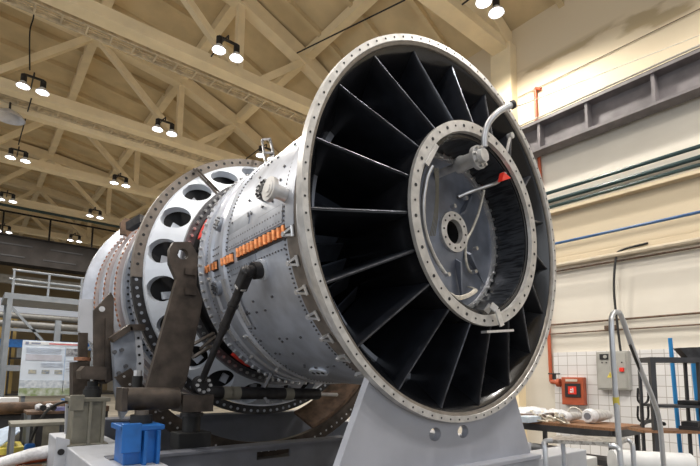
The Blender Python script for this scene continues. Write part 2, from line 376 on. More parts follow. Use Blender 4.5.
# wall pipes
for z, r_, lab in ((5.67, .04, 'uppermost of three dark green wall pipes'), (5.47, .045, 'middle one of three dark green wall pipes'), (5.33, .035, 'lowest of three dark green wall pipes just above the ledge')):
    tag(MB().tube([(6.88, -12, z), (6.88, 20, z)], r_, 10).build('wall_pipe', GREEN), lab, 'pipe', 'dark green pipes along the wall')
tag(MB().tube([(6.86, -12, 4.47), (6.86, 20, 4.47)], .03, 8).build('blue_wall_pipe', BLUEPIPE), 'thin blue pipe along the wall between the ledges', 'pipe')
tag(MB().tube([(6.8, -12, 3.96), (6.8, 20, 3.96)], .05, 8).build('conduit_pipe', mat('wall_conduit', (.42, .36, .27), .6)), 'beige pipe running directly beneath the lower wall ledge', 'pipe')
tag(MB().tube([(6.92, -12, 3.86), (6.92, 20, 3.86)], .02, 8).build('conduit_pipe', RUSTY), 'thin dark conduit beneath the beige pipe on the wall', 'pipe')
tag(MB().tube([(6.93, -12, 2.69), (6.93, 20, 2.69)], .022, 6).build('wall_cable', RUSTY), 'upper dark wall cable above the electrical cabinet', 'cable')
tag(MB().tube([(6.93, -12, 2.48), (6.93, 20, 2.5)], .016, 6).build('wall_cable', RUSTY), 'lower dark wall cable just above the tiles', 'cable')
for yy in (1.75, 1.6): tag(MB().box((6.86, yy - .04, 2.5), (6.95, yy + .04, 2.58)).build('cable_clip', RUSTY, smooth=False), 'brown cable clip on the lower wall cable', 'clip', 'cable clips on the wall')
tag(MB().tube([(6.97, -12, 8.15), (6.97, 3.6, 8.35)], .008, 5).build('wall_cable', RUSTY), 'hair-thin cable high on the cream wall under the peeled patches', 'cable')
wire('dropped_cable', [at(648, 243, 0, 6.85), at(622, 250, 0, 6.8), at(616, 258, 0, 6.8), at(614, 290, 0, 6.8), at(618, 330, 0, 6.85), at(621, 353, 0, 6.85)], .022, 'thick black cable dropping down the wall to the cabinet', cat='cable')
# red riser pipe
t = thing('red_riser_pipe', (6.85, 3.05, 1.4), 'red fire water riser pipe up the wall beside the column', 'pipe')
MB().tube(smoothpath([(6.943, 3.12, 8.32), (6.943, 3.12, 7.4)], 2), .038, 10).tube([(6.943, 2.98, 8.25), (6.943, 3.12, 8.34)], .038, 10).tube([(6.943, 3.12, 7.4), (6.943, 3.02, 5.0), (6.943, 2.98, 1.45)], .038, 10).build('riser', REDPIPE, t)
MB().tube([(6.943, 2.98, 1.45), (6.943, 2.75, 1.43)], .045, 10).build('branch', REDPIPE, t)
MB().lathe([(2.73, .02), (2.73, .09), (2.79, .09), (2.79, .02)], (6.85, 0, 1.43), 'y', n=14).build('flange', REDPIPE, t)
MB().box((6.78, 2.8, 1.5), (6.83, 2.86, 1.62)).tube([(6.8, 2.7, 1.62), (6.8, 2.96, 1.62)], .015, 6).build('valve_handle', DARK, t)
# hose cabinet
t = thing('fire_hose_cabinet', (6.8, 2.49, .98), 'rust red fire hose cabinet with small window on white tiles', 'cabinet')
MB().box((6.80, 2.22, .98), (6.94, 2.68, 1.55)).build('body', HOSE, t, smooth=False, bevel=.012)
MB().box((6.785, 2.28, 1.14), (6.80, 2.60, 1.42)).build('window', HOLE, t, smooth=False)
MB().box((6.778, 2.36, 1.2), (6.786, 2.53, 1.36)).build('sign', RED, t, smooth=False)
MB().box((6.774, 2.42, 1.23), (6.778, 2.435, 1.33)).box((6.774, 2.45, 1.23), (6.778, 2.49, 1.26)).box((6.774, 2.45, 1.28), (6.778, 2.48, 1.31)).build('pictogram', WHITEP, t, smooth=False)
MB().box((6.785, 2.34, 1.46), (6.80, 2.58, 1.51)).build('label_plate', mat('pale_plate', (.6, .5, .42), .5), t, smooth=False)
# electrical cabinet
t = thing('electrical_cabinet', (6.8, 1.63, 1.3), 'grey electrical wall cabinet with yellow warning triangle and red switch', 'cabinet')
MB().box((6.78, 1.36, 1.31), (6.94, 1.93, 2.06)).build('body', CABG, t, smooth=False, bevel=.01)
MB().box((6.765, 1.39, 1.34), (6.78, 1.90, 2.03)).build('door', CABG, t, smooth=False, bevel=.006)
MB().box((6.75, 1.7, 1.9), (6.768, 1.86, 2.01)).build('meter', HOLE, t, smooth=False)
MB().lathe([(6.74, .001), (6.74, .035), (6.755, .035)], (0, 1.755, 1.955), 'x', n=14, closed=False).build('meter_dial', CABG, t)
MB().prism([(6.76, 1.62, 1.55), (6.76, 1.74, 1.55), (6.76, 1.68, 1.66)], (.006, 0, 0)).build('warning_triangle', YELLOW, t, smooth=False)
MB().box((6.755, 1.677, 1.575), (6.76, 1.685, 1.63)).build('lightning_mark', HOLE, t, smooth=False)
MB().box((6.72, 1.42, 1.66), (6.765, 1.5, 1.74)).build('rotary_switch', RED, t, smooth=False, bevel=.01)
for yy in (1.82, 1.74, 1.46): MB().lathe([(6.75, .001), (6.75, .012), (6.765, .012)], (0, yy, 1.84), 'x', n=8, closed=False).build('pilot_light', HOLE, t)

# ================================================================== THE ENGINE
E = thing('gas_turbine', (0, 1.5, 1.0), 'huge silver gas turbine with black bladed inlet lying on a support frame', 'turbine')
def rings(mb, y, r, n, a0=0, a1=360, rad_=.012, h=.012, axial=True, sides=6):
    for i in range(n):
        a = a0 + (a1 - a0) * i / n
        p = pol(y, a, r)
        d = V((0, -1, 0)) if axial else rdir(a)
        mb.cyl(p, p + d * h, rad_, n=sides)
    return mb
BOLTM = {}
def bolts(parent, name, m, pts, r, h, n=6):
    """one part per bolt, all sharing a mesh; pts = (position, direction)"""
    key = (name, m.name, r, h, n)
    if key not in BOLTM:
        b = MB().cyl((0, 0, -h * .2), (0, 0, h), r, n=n); me = bpy.data.meshes.new(name)
        me.from_pydata(b.v, [], b.f); me.materials.append(m); me.validate(); BOLTM[key] = me
    for p, d in pts:
        o = bpy.data.objects.new(name, BOLTM[key]); COL.objects.link(o); o.parent = parent
        o.location = V(p) - world_loc(parent); o.rotation_mode = 'QUATERNION'; o.rotation_quaternion = V(d).to_track_quat('Z', 'Y'); LOC[o.name] = V(p)
AX = V((0, -1, 0))
# inlet rim
rim = MB().lathe([(0, 1.5), (0, 1.455), (.006, 1.45), (.06, 1.45), (.06, 1.5)], n=160).mark(1)
rings(rim, 0, 1.478, 90, rad_=.0075, h=.003)
rim = rim.build('inlet_rim', [RIM, HOLE], E)
MB().lathe([(.004, 1.451), (.014, 1.43), (.026, 1.425), (.03, 1.451)], n=160).build('inner_lip', RIMB, E)
MB().lathe([(.061, 1.462), (.1, 1.455), (.12, 1.40), (.3, 1.335), (.38, 1.30), (.38, 1.24), (.061, 1.42)], n=160).build('rim_back', BRIGHT, E)
# inlet duct, black
MB().lathe([(.024, 1.44), (.03, 1.426), (.055, 1.394), (.15, 1.325), (.3, 1.225), (.6, 1.11), (1.15, 1.02), (1.15, 1.06), (.6, 1.15), (.3, 1.255), (.06, 1.44)], n=128).build('inlet_duct', BLACK, E)
hub = MB().lathe([(-.165, .775), (0, .77), (.4, .71), (1.15, .62), (1.15, .58), (.4, .66), (.2, .665), (-.165, .665)], n=112).build('hub_cone', BLACK, E)
hb = MB().lathe([(-.2, .78), (-.2, .70), (-.17, .694), (-.17, .78)], n=128).mark(1)
for i in range(44):
    a = i * 360 / 44; hb.cyl(pol(-.2, a, .741), pol(-.203, a, .741), .0125 if i % 2 else .008, n=8)
hr = hb.build('hub_ring', [RIM, HOLE], E)
MB().lathe([(.0, .664), (.13, .664), (.13, .655), (.0, .655)], n=8).v
# streaked inner wall
STREAK = mat('streaked_wall', (.006, .007, .010), .3, .3, c2=(.045, .05, .06), scale=7, mask=(.44, .62), stretch=(2.5, 1, 9))
MB().lathe([(-.155, .664), (.16, .664), (.16, .655), (-.155, .655)], n=112).build('hub_wall', STREAK, E)
MB().lathe([(1.15, 1.05), (1.15, .6), (1.2, .6), (1.2, 1.05)], n=96).build('throat_plate', BLACK, E)
# vanes
def vane(a):
    m = MB(); n = 10; t = .013
    rd = rdir(a); tg = V((-sin(rad(a)), 0, cos(rad(a))))
    cols = []
    for j in range(n + 1):
        s = j / n
        yl = .05 + s * (-.155 - .05); rl = 1.39 + s * (.776 - 1.39)
        yt = .58; rt = 1.115 + s * (.685 - 1.115)
        row = []
        for k, c in enumerate((0, .03, .2, .5, 1.)):
            y = yl + (yt - yl) * c; r = rl + (rt - rl) * c
            if j == 0:                                     # follow the duct wall
                for (y0, r0), (y1, r1) in zip([(.03, 1.426), (.055, 1.394), (.15, 1.325), (.3, 1.225), (.6, 1.11), (1.15, 1.02)][:-1], [(.055, 1.394), (.15, 1.325), (.3, 1.225), (.6, 1.11), (1.15, 1.02)]):
                    if y0 <= y <= y1: r = r0 + (r1 - r0) * (y - y0) / (y1 - y0) + .004
            th = t * (.75 if k == 0 else 1.2 if c < .6 else .3)
            row.append((y, r, th))
        cols.append(row)
    vs = []; K = 5
    for row in cols:
        for sg in (1, -1):
            for (y, r, th) in row: vs.append(V((0, y, ZA)) + rd * r + tg * th * sg)
    fs = []
    for j in range(n):
        b0 = j * 2 * K; b1 = (j + 1) * 2 * K
        for k in range(K - 1):
            fs.append((b0 + k, b0 + k + 1, b1 + k + 1, b1 + k)); fs.append((b0 + K + k, b1 + K + k, b1 + K + k + 1, b0 + K + k + 1))
        fs.append((b0, b1, b1 + K, b0 + K)); fs.append((b0 + K - 1, b0 + 2 * K - 1, b1 + 2 * K - 1, b1 + K - 1))
    m.add(vs, fs)
    v = m.build('vane', BLACKV, E)
    # light caught along the leading edge, put on as a paler tube
    e = MB(); pts = [V((0, cols[j][0][0] - .003, ZA)) + rd * cols[j][0][1] for j in range(n + 1)]
    e.tube(pts, .0055, 8).build('edge_glint', EDGE, v)
EDGE = mat('vane_edge_glint', (.10, .105, .125), .3, .6, var=.5, scale=14)  # paler tone stands for reflected light on the black vanes
for i in range(19): vane(72.3 + 18.947 * i)
GV = mat('guide_vane_steel', (.11, .125, .16), .3, .4, var=.2)
for i in range(36):
    a = i * 10 + 3; rd = rdir(a); tg = V((-sin(rad(a)), 0, cos(rad(a)))); vs = []
    for r in (.70, 1.085):
        for dy, s in ((.0, -.05), (.13, .06)):
            p = V((0, .62 + dy, ZA)) + rd * r + tg * s
            vs += [p + tg * .006, p - tg * .006]
    MB().add(vs, [(0, 2, 6, 4), (1, 5, 7, 3), (0, 1, 3, 2), (4, 6, 7, 5), (0, 4, 5, 1), (2, 3, 7, 6)]).build('guide_vane', GV, E, smooth=False)
# hub disc with centre bore
disc = MB().lathe([(.09, .17), (.13, .30), (.145, .60), (.13, .645), (.19, .655), (.2, .3), (.17, .105), (.09, .105)], n=96).build('hub_disc', DISC, E)
MB().lathe([(.115, .652), (.115, .615), (.15, .615), (.15, .652)], n=96).build('disc_edge', BRIGHT, E)
bolts(disc, 'edge_bolt', BOLT, [(pol(.112, i * 7.5, .634), AX) for i in range(48)], .014, .02)
rings(MB().lathe([(.06, .165), (.06, .10), (.10, .095), (.10, .165)], n=48).mark(1), .06, .135, 12, rad_=.009, h=.004).build('bore_flange', [BRIGHT, HOLE], E)
MB().lathe([(.1, .10), (.45, .10), (.45, .001), (.46, .001), (.46, .105), (.1, .105)], n=40).build('bore', HOLE, E)
for a in (-38, -75, 52):  # shallow stiffening gussets on the disc
    MB().prism([pol(.12, a, .2), pol(.12, a, .6), pol(.06, a, .25)], V((-sin(rad(a)), 0, cos(rad(a)))) * .02).build('gusset', DISC, E, smooth=False)
# nozzle standing out of the hub, with bent pipe
n0 = at(478, 157.5, 1, -.275); nx, nz = n0.x, n0.z
nzl = MB().lathe([(-.09, .001), (-.09, .06), (-.13, .066), (-.16, .056), (-.29, .052), (-.29, .001)], (nx, 0, nz), 'y', n=28, closed=False).mark(0).cyl((nx, .12, nz), (nx, -.09, nz), .03, n=14).build('nozzle', BRIGHT, E)
MB().lathe([(-.26, .04), (-.26, .088), (-.29, .088), (-.29, .04)], (nx, 0, nz), 'y', n=28).build('nozzle_flange', BRIGHT, nzl)
MB().lathe([(-.29, .001), (-.29, .05), (-.335, .05), (-.335, .001)], (nx, 0, nz), 'y', n=24).build('nozzle_cap', BRIGHT, nzl)
bolts(nzl, 'nozzle_bolt', BOLT, [(V((nx + .07 * cos(i * pi / 4), -.29, nz + .07 * sin(i * pi / 4))), AX) for i in range(8)], .012, .025)
pp = [at(484.5, 147, 1, -.3), at(484.5, 138, 1, -.31), at(486.5, 128, 1, -.33), at(491, 119.5, 1, -.36), at(499, 111.5, 1, -.4), at(506, 107.5, 1, -.43), at(513, 104.5, 1, -.46)]
bp = MB().tube(smoothpath(pp, 5), .024, 12).build('bent_pipe', BRIGHT, E)
MB().cyl(pp[-1] + (pp[-2] - pp[-1]) * .25, pp[-1] + (pp[-1] - pp[-2]) * .12, .032, n=12).build('pipe_end_nut', DARK, bp)
# pipe with the red cap
q = [at(505, 174, 1, -.2), at(502, 174.5, 1, -.15), at(498, 182, 1, -.1), at(486, 186.5, 1, -.03), at(471, 191.5, 1, .06), at(458, 197, 1, .12)]
lv = MB().tube(smoothpath(q, 5), .015, 10).build('lever_pipe', BRIGHT, E)
MB().prism([at(502, 181, 1, -.21), at(504, 172, 1, -.21), at(511, 178, 1, -.21)], (0, .04, 0)).build('red_cap', RED, lv, smooth=False)
# short pipe at the right of the ring
q = [at(506.5, 152, 1, -.19), at(508.5, 143, 1, -.2), at(510.5, 136, 1, -.2)]
sp_ = MB().tube(q, .014, 10).build('short_pipe', BRIGHT, E)
MB().lathe([(-.22, .001), (-.22, .026), (-.18, .026), (-.18, .001)], (q[2].x, 0, q[2].z), 'y', n=14).build('pipe_cap', BRIGHT, sp_)
# left pipe, tag plate, cables inside the hub
q = [at(432, 166, 1, -.15), at(428, 174, 1, -.13), at(425.5, 184, 1, -.11), at(423, 205, 1, -.08), at(425, 230, 1, -.05), at(434, 256, 1, 0), at(446, 275, 1, .05)]
MB().tube(smoothpath(q, 6), .017, 10).build('drain_pipe', BRIGHT, E)
tp = [at(425.5, 163, 1, -.215), at(429, 166, 1, -.215), at(439, 146.5, 1, -.215), at(436, 143, 1, -.215)]
MB().prism(tp, (0, .012, 0)).build('tag_plate', BRIGHT, E, smooth=False)
for j in range(4):
    q = [at(434 + j * 1.4, 168, 1, -.12), at(436 + j * .8, 190, 1, -.06), at(434 + j * 1.2, 215, 1, 0), at(430 + j * 1.6, 236, 1, .05)]
    MB().tube(smoothpath(q, 5), .0035, 6).build('signal_cable', OLIVE, E)
q = [at(484, 190, 1, -.02), at(482, 200, 1, .0), at(478, 215, 1, .03), at(472, 230, 1, .07), at(466, 243, 1, .09), at(466, 260, 1, .09), at(469, 270, 1, .09), at(473, 273, 1, .09)]
MB().tube(smoothpath(q, 5), .011, 8).build('thin_hose', HOSEW, E)
for j in range(4):
    q = [at(447 + j, 291 + j, 1, -.04), at(457, 296.5 + j * 1.0, 1, -.06), at(468, 294 + j, 1, -.06), at(474 + j, 289 + j * .5, 1, -.04), at(468, 287, 1, .05)]
    MB().tube(smoothpath(q, 5), .008, 6).build('coiled_cable', HOSEW, E)
for p in ((474, 249, .09), (473, 272, .08), (446, 275, .04), (464, 199, .1), (452, 207, .1)):
    c = at(p[0], p[1], 1, p[2]); MB().cyl(c, c + V((0, -.035, 0)), .018, n=6).build('clamp_nut', BOLT, E)
# strap over the lower edge of the hub ring with a flat bar
st = MB()
pa = [at(486, 312, 1, -.19), at(491, 305, 1, -.22), at(497, 310, 1, -.24), at(502, 326, 1, -.25)]
for a, b in zip(pa[:-1], pa[1:]): st.bar(a, b, .055, .012, up=(0, 1, 0))
so = st.build('ring_strap', BRIGHT, E, smooth=False)
MB().bar(at(484, 332, 1, -.26), at(511, 330.5, 1, -.26), .05, .018).build('strap_bar', BRIGHT, so, smooth=False)

# casing ------------------------------------------------------------
def cas(y): return 1.27 - .033 * (y - .3)
prof = [(.38, cas(.38))]
for (y0, h) in ((.6, 0), (1.68, 0), (1.70, .022), (1.78, .022), (1.80, 0), (1.97, 0), (1.99, .022), (2.07, .022), (2.09, 0)):
    prof.append((y0, cas(y0) + h))
prof += [(2.16, cas(2.16)), (2.165, 1.235), (2.31, 1.235), (2.31, 1.15), (.38, 1.15)]
cs = MB().lathe(prof, n=160).mark(1)
for a in (-178, -168.5, 179):
    y = .62
    while y < 2.12: cs.cyl(pol(y, a, cas(y) - .005), pol(y, a, cas(y) + .008), .0075, n=6); y += .045
for y, a0, a1, st_ in ((.60, 120, 265, 1.6), (1.64, 100, 270, 1.8), (2.12, 90, 270, 1.8)):
    a = a0
    while a < a1: cs.cyl(pol(y, a, cas(y) - .005), pol(y, a, cas(y) + .009), .008, n=6); a += st_
cs.build('casing', [CASE, DBOLT], E)
band = MB().lathe([(.37, 1.30), (.375, 1.305), (.52, 1.295), (.53, 1.27), (.37, 1.25)], n=160).build('clamp_band', BROWNM, E)
for a in (-172, -163, -154, -145.5, -137, -128, -118.5, -109):
    c = MB(); p = pol(.47, a, 1.30); rd = rdir(a); tg = V((-sin(rad(a)), 0, cos(rad(a))))
    ax = V((0, 1, 0))
    c.bar(p - ax * .05 - tg * .022 + rd * .008, p + ax * .045 - tg * .005 + rd * .008, .014, .022, up=rd)
    c.bar(p - ax * .05 + tg * .022 + rd * .008, p + ax * .045 + tg * .005 + rd * .008, .014, .022, up=rd)
    c.cyl(p - ax * .05 + tg * .032 + rd * .014, p - ax * .05 - tg * .032 + rd * .014, .010, n=8)
    c.cyl(p + ax * .04 + rd * .0, p + ax * .04 + rd * .026, .015, n=10)
    for i_ in range(len(c.v)): c.v[i_] = p + (c.v[i_] - p) * 1.2
    c.build('toggle_clamp', BRIGHT, E)
bolts(E, 'flange_bolt', BOLT, [(pol(2.24, 84 + i * 4.0, 1.235), rdir(84 + i * 4.0)) for i in range(52)], .017, .025, 8)
rnd = random.Random(3); sp_ = []
for i in range(46):
    y = rnd.uniform(.65, 1.6); a = rnd.choice((172, 166, 160, 154, 148, -155, -150, -143, -136, -128, -120)) + rnd.uniform(-1, 1)
    sp_.append((pol(y, a, cas(y)), rdir(a)))
bolts(E, 'casing_stud', DBOLT, sp_, .0115, .012, 8)
# copper strip
pad = MB()
for (y0, y1, a0, a1) in ((.55, 1.05, -175.8, -172), (1.05, 1.42, -175.6, -171.8), (1.5, 1.78, -174.8, -171.4), (1.86, 2.14, -175, -171.6)):
    pad.lathe([(y0, cas(y0) - .01), (y0, cas(y0) + .008), (y1, cas(y1) + .008), (y1, cas(y1) - .01)], a0=a0 - .6, a1=a1 + .6, n=6)
pad.build('copper_bed', DARK, E)
ys = [.58 + i * .0735 for i in range(7)] + [1.10 + i * .068 for i in range(5)] + [1.52 + .066 * i for i in range(4)] + [1.89 + .075 * i for i in range(4)]
for y in ys:
    a0, a1 = (-175.6, -172.2) if y < 1.45 else (-174.7, -171.6)
    MB().tube([pol(y, a0 + (a1 - a0) * k / 3, cas(y) + .012) for k in range(4)], .024, 8).build('copper_contact', COPPER, E)
# ports, stub, pads
def port(y, a, r, h, name, m, bolts_n=8, boltm=DBOLT):
    p = pol(y, a, cas(y)); d = rdir(a)
    o = MB().cyl(p - d * .03, p + d * h, r, n=28).build(name, m, E)
    t1 = V((0, 1, 0)); t2 = d.cross(t1)
    bolts(o, 'port_bolt', boltm, [(p + d * h + (t1 * cos(2 * pi * i / bolts_n) + t2 * sin(2 * pi * i / bolts_n)) * r * .75, d) for i in range(bolts_n)], r * .12, .012)
    MB().cyl(p + d * h, p + d * (h + .006), r * .45, n=20).build('port_plug', boltm, o); return o
port(.96, 166.6, .085, .05, 'access_port', DBOLT, 10, HOLE)
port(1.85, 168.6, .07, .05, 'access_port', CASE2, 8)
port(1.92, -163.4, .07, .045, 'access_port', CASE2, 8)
ov = MB(); c = pol(1.15, -115.6, cas(1.15)); d = rdir(-115.6); tg = d.cross(V((0, 1, 0)))
ov.prism([c + V((0, 1, 0)) * (.13 * cos(2 * pi * i / 24)) + tg * (.06 * sin(2 * pi * i / 24)) - d * .01 for i in range(24)], d * .03)
b = ov.mark(1)
for s in (-.07, 0, .07): b.cyl(c + V((0, s, 0)) + d * .02, c + V((0, s, 0)) + d * .026, .018, n=12)
ov.build('oval_cover', [WHITEC, HOLE], E)
# pipe stub with round flange, near the rim
sd0 = rdir(175.2); s0 = pol(.53, 175.2, 1.24); s2 = pol(.53, 175.2, 1.425)
stb = MB().tube([s0, s0.lerp(s2, .4), s2], [.065, .05, .05], 20).build('pipe_stub', BRIGHT, E)
fl2 = MB().cyl(s2 - sd0 * .02, s2 + sd0 * .012, .088, n=32); fl2.cyl(s2 + sd0 * .012, s2 + sd0 * .017, .06, n=28); fl2.cyl(s2 + sd0 * .017, s2 + sd0 * .021, .03, n=20)
fl2.build('stub_flange', BRIGHT, stb)
bolts(E, 'lug_bolt', BOLT, [(pol(y, a, cas(y)), rdir(a)) for a, y in ((-168, 2.03), (-153, 1.9), (-140, 1.75), (-128, 2.0), (-118, 1.8))], .018, .06, 8)
for (y, a0, a1, w_) in ((2.03, -168.5, -160, .03), (1.73, -166, -156, .035), (1.55, -158, -145, .03), (2.03, -150, -138, .03), (1.73, -140, -120, .03)):  # highlights on the casing ridges, laid on as bright arcs
    MB().lathe([(y - w_, cas(y) + .02), (y - w_, cas(y) + .034), (y + w_, cas(y) + .034), (y + w_, cas(y) + .02)], a0=a0, a1=a1, n=8).build('ridge_glint', BRIGHT, E)
for (y0, y1, a0, a1) in ((.66, 1.02, 176.2, 182.5), (1.08, 1.6, -170.8, -166.5), (1.2, 1.62, 171, 178)):
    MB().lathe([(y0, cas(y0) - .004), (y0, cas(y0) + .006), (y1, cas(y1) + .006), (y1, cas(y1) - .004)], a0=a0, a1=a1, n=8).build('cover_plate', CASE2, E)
# seam plate above the copper row
MB().lathe([(.62, cas(.62) - .004), (.62, cas(.62) + .007), (1.6, cas(1.6) + .007), (1.6, cas(1.6) - .004)], a0=-183.5, a1=-177.2, n=10).build('seam_plate', CASE, E)
MB().lathe([(.40, 1.302), (.40, 1.308), (.52, 1.302), (.52, 1.29)], a0=150, a1=186, n=20).build('band_cover', CASE, E)

REDA = (160, 239)
# dark recess with the red band between casing and cone
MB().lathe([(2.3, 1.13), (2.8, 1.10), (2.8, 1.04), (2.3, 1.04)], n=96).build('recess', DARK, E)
for a in REDA:
    MB().lathe([(2.36, 1.13), (2.36, 1.18), (2.60, 1.18), (2.60, 1.12)], a0=a - 6, a1=a + 6, n=6).build('red_cover', RED, E)
# cone with large round holes -------------------------------------------------
NH, PH = 21, 172.7 - 17.143 * 10
def cone_mesh(r_off, y_off):
    m = MB(); half = 180 / NH; S = 40
    y0, r0, y1, r1 = 2.74, 1.25, 3.09, 1.55
    L_ = math.hypot(y1 - y0, r1 - r0)
    for k in range(NH):
        ac = PH + k * 360 / NH; base = len(m.v); hr_ = .14
        inner = []; outer = []
        rm = (r0 + r1) / 2 + .01
        for i in range(S):
            q = 2 * pi * i / S; u = hr_ * cos(q); v = .19 * sin(q)      # u: tangential, v: along the slope
            inner.append((ac + math.degrees(u / rm), .53 + v / L_))
            # square boundary
            mx = max(abs(cos(q)), abs(sin(q))); su = cos(q) / mx; sv = sin(q) / mx
            outer.append((ac + su * half, .5 + .5 * sv))
        for (a, s) in inner + outer:
            y = y0 + (y1 - y0) * s + y_off; r = r0 + (r1 - r0) * s + r_off
            m.v.append(pol(y, a, r))
        for i in range(S):
            j = (i + 1) % S
            m.f.append((base + i, base + j, base + S + j, base + S + i))
        # hole tube wall
        b2 = len(m.v)
        for (a, s) in inner:
            y = y0 + (y1 - y0) * s + .055; r = r0 + (r1 - r0) * s - .06
            m.v.append(pol(y, a, r))
        for i in range(S):
            j = (i + 1) % S; m.f.append((base + i, b2 + i, b2 + j, base + j))
    return m
MB_c = cone_mesh(0, 0).build('perforated_cone', WHITEC, E)
fl = MB().lathe([(2.70, 1.27), (2.70, 1.17), (2.76, 1.17), (2.76, 1.27)], n=128).build('cone_front_flange', DBOLT, E)
bolts(fl, 'flange_bolt', BOLT, [(pol(2.70, 60 + i * 4, 1.225), AX) for i in range(60)], .018, .025)
# inner parts seen through the holes
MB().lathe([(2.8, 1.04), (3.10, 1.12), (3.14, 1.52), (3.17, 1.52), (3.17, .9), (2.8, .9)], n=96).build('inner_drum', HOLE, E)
for k in range(NH):
    a = PH + k * 360 / NH + 2
    p = pol(3.02, a, 1.335); rd = rdir(a); tg = V((-sin(rad(a)), 0, cos(rad(a))))
    MB().add([p + tg * u + rd * v + V((0, w_, 0)) for u in (-.02, .06) for v in (-.05, .05) for w_ in (0, .03)], [(0, 1, 3, 2), (4, 6, 7, 5), (0, 4, 5, 1), (2, 3, 7, 6), (0, 2, 6, 4), (1, 5, 7, 3)]).build('burner_cover', WHITEC if k % 2 else FRAMEW, E, smooth=False)
# large brown flange (upper arc) and steel flange (lower arc)
bf = rings(MB().lathe([(3.10, 1.655), (3.10, 1.53), (3.19, 1.53), (3.19, 1.655)], a0=-4, a1=184, n=120).mark(1), 3.10, 1.605, 46, a0=-2, a1=183, rad_=.017, h=.003, sides=10).build('upper_flange', [BROWNM, HOLE], E)
MB().lathe([(3.07, 1.548), (3.07, 1.52), (3.12, 1.52), (3.12, 1.548)], n=128).build('cone_rear_rib', WHITEC, E)
lf = rings(MB().lathe([(3.12, 1.655), (3.12, 1.55), (3.19, 1.55), (3.19, 1.655)], a0=184, a1=356, n=120).mark(1), 3.12, 1.61, 52, a0=185, a1=356, rad_=.018, h=.004, sides=10).build('lower_flange', [DARK, CASE2], E)
# tie bar across the flange and the cone, and the braced bracket on top
tb = MB()
a0, a1 = at(195, 169, 1, 3.08), at(224, 199, 1, 2.68)
sd_ = (a1 - a0).cross(V((0, -1, .3))).normalized() * .022
tb.bar(a0 + sd_, a1 + sd_, .014, .025); tb.bar(a0 - sd_, a1 - sd_, .014, .025)
for k in (.05, .45, .95):
    c = a0.lerp(a1, k); tb.bar(c - sd_ * 1.3, c + sd_ * 1.3, .03, .02)
tb.build('tie_bar', RUST, E, smooth=False)
bk = MB()
B = [at(262, 140, 1, 3.0), at(270, 139, 1, 3.0), at(276, 165, 1, 2.75), at(266, 166, 1, 2.75)]
bk.bar(B[0], B[3], .025, .025); bk.bar(B[1], B[2], .025, .025); bk.bar(B[0], B[1], .03, .025); bk.bar(B[0].lerp(B[3], .5), B[1].lerp(B[2], .55), .03, .025); bk.bar(B[3], B[2], .03, .03)
bk.build('lifting_bracket', DBOLT, E, smooth=False)
# rear casing: stepped rings ------------------------------------------------
rear = [(3.19, 1.50), (3.30, 1.50), (3.30, 1.42), (3.45, 1.42), (3.45, 1.50), (3.55, 1.50), (3.55, 1.42), (3.75, 1.42), (3.75, 1.50), (3.85, 1.50), (3.85, 1.42), (4.05, 1.42), (4.05, 1.51), (4.15, 1.51), (4.15, 1.44),
        (4.6, 1.46), (5.0, 1.48), (5.5, 1.51), (5.8, 1.52), (5.8, 1.1), (3.19, 1.1)]
rc = MB().lathe(rear, n=144).mark(1)
for y, r in ((3.45, 1.465), (3.75, 1.465), (4.05, 1.47)): rings(rc, y, r, 110, rad_=.016, h=.006, sides=8)
for y, r in ((3.5, 1.5), (3.8, 1.5)): rings(rc, y, r, 110, rad_=.013, h=.004, axial=False, sides=8)
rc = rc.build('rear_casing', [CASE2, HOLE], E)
for y0, y1, r in ((4.2, 4.42, 1.475), (4.68, 4.96, 1.505), (5.2, 5.46, 1.535)):
    MB().lathe([(y0, r - .03), (y0 + .02, r), (y1 - .02, r), (y1, r - .03), (y1, 1.42), (y0, 1.42)], n=144).build('casing_band', CASE, rc)
STRIP = mat('stud_strip', (.40, .35, .35), .5, .3, var=.12)
for y0, r in ((4.46, 1.515), (5.0, 1.54), (5.5, 1.565)):
    sp_ = MB().lathe([(y0, r), (y0 + .12, r), (y0 + .12, 1.43), (y0, 1.43)], n=144).build('stud_strip', STRIP, rc)
    bolts(sp_, 'copper_stud', COPPERD, [(pol(y0 + .06, 130 + i * 2.7, r), rdir(130 + i * 2.7)) for i in range(33)], .02, .014, 8)
MB().lathe([(5.85, 1.69), (5.95, 1.69), (5.95, 1.45), (5.8, 1.45), (5.8, 1.55)], n=144).build('rear_flange', CASE, E)
MB().lathe([(5.95, 1.4), (6.6, 1.25), (7.4, .9), (7.4, .001), (5.95, .001)], n=96).build('exhaust_end', CASE2, E)
lg = [at(80, 299, 1, 5.7), at(79, 331, 1, 5.7), at(92, 343, 1, 5.7), at(104, 352, 1, 5.7), at(106, 299, 1, 5.7)]
MB().prism(lg, (0, .12, 0)).build('support_lug', FRAMEW, E, smooth=False)
ll = [at(121, 234, 1, 5.2), at(121, 222, 1, 5.2), at(125, 218, 1, 5.2), at(130, 219, 1, 5.2), at(135, 227, 1, 5.2), at(135, 236, 1, 5.2)]
MB().prism(ll, (0, .08, 0)).build('lifting_lug', RUSTY, E, smooth=False)
MB().bar(at(129, 227, 1, 4.9), at(143, 219, 1, 4.6), .1, .12).build('lug_brace', DARK, E, smooth=False)
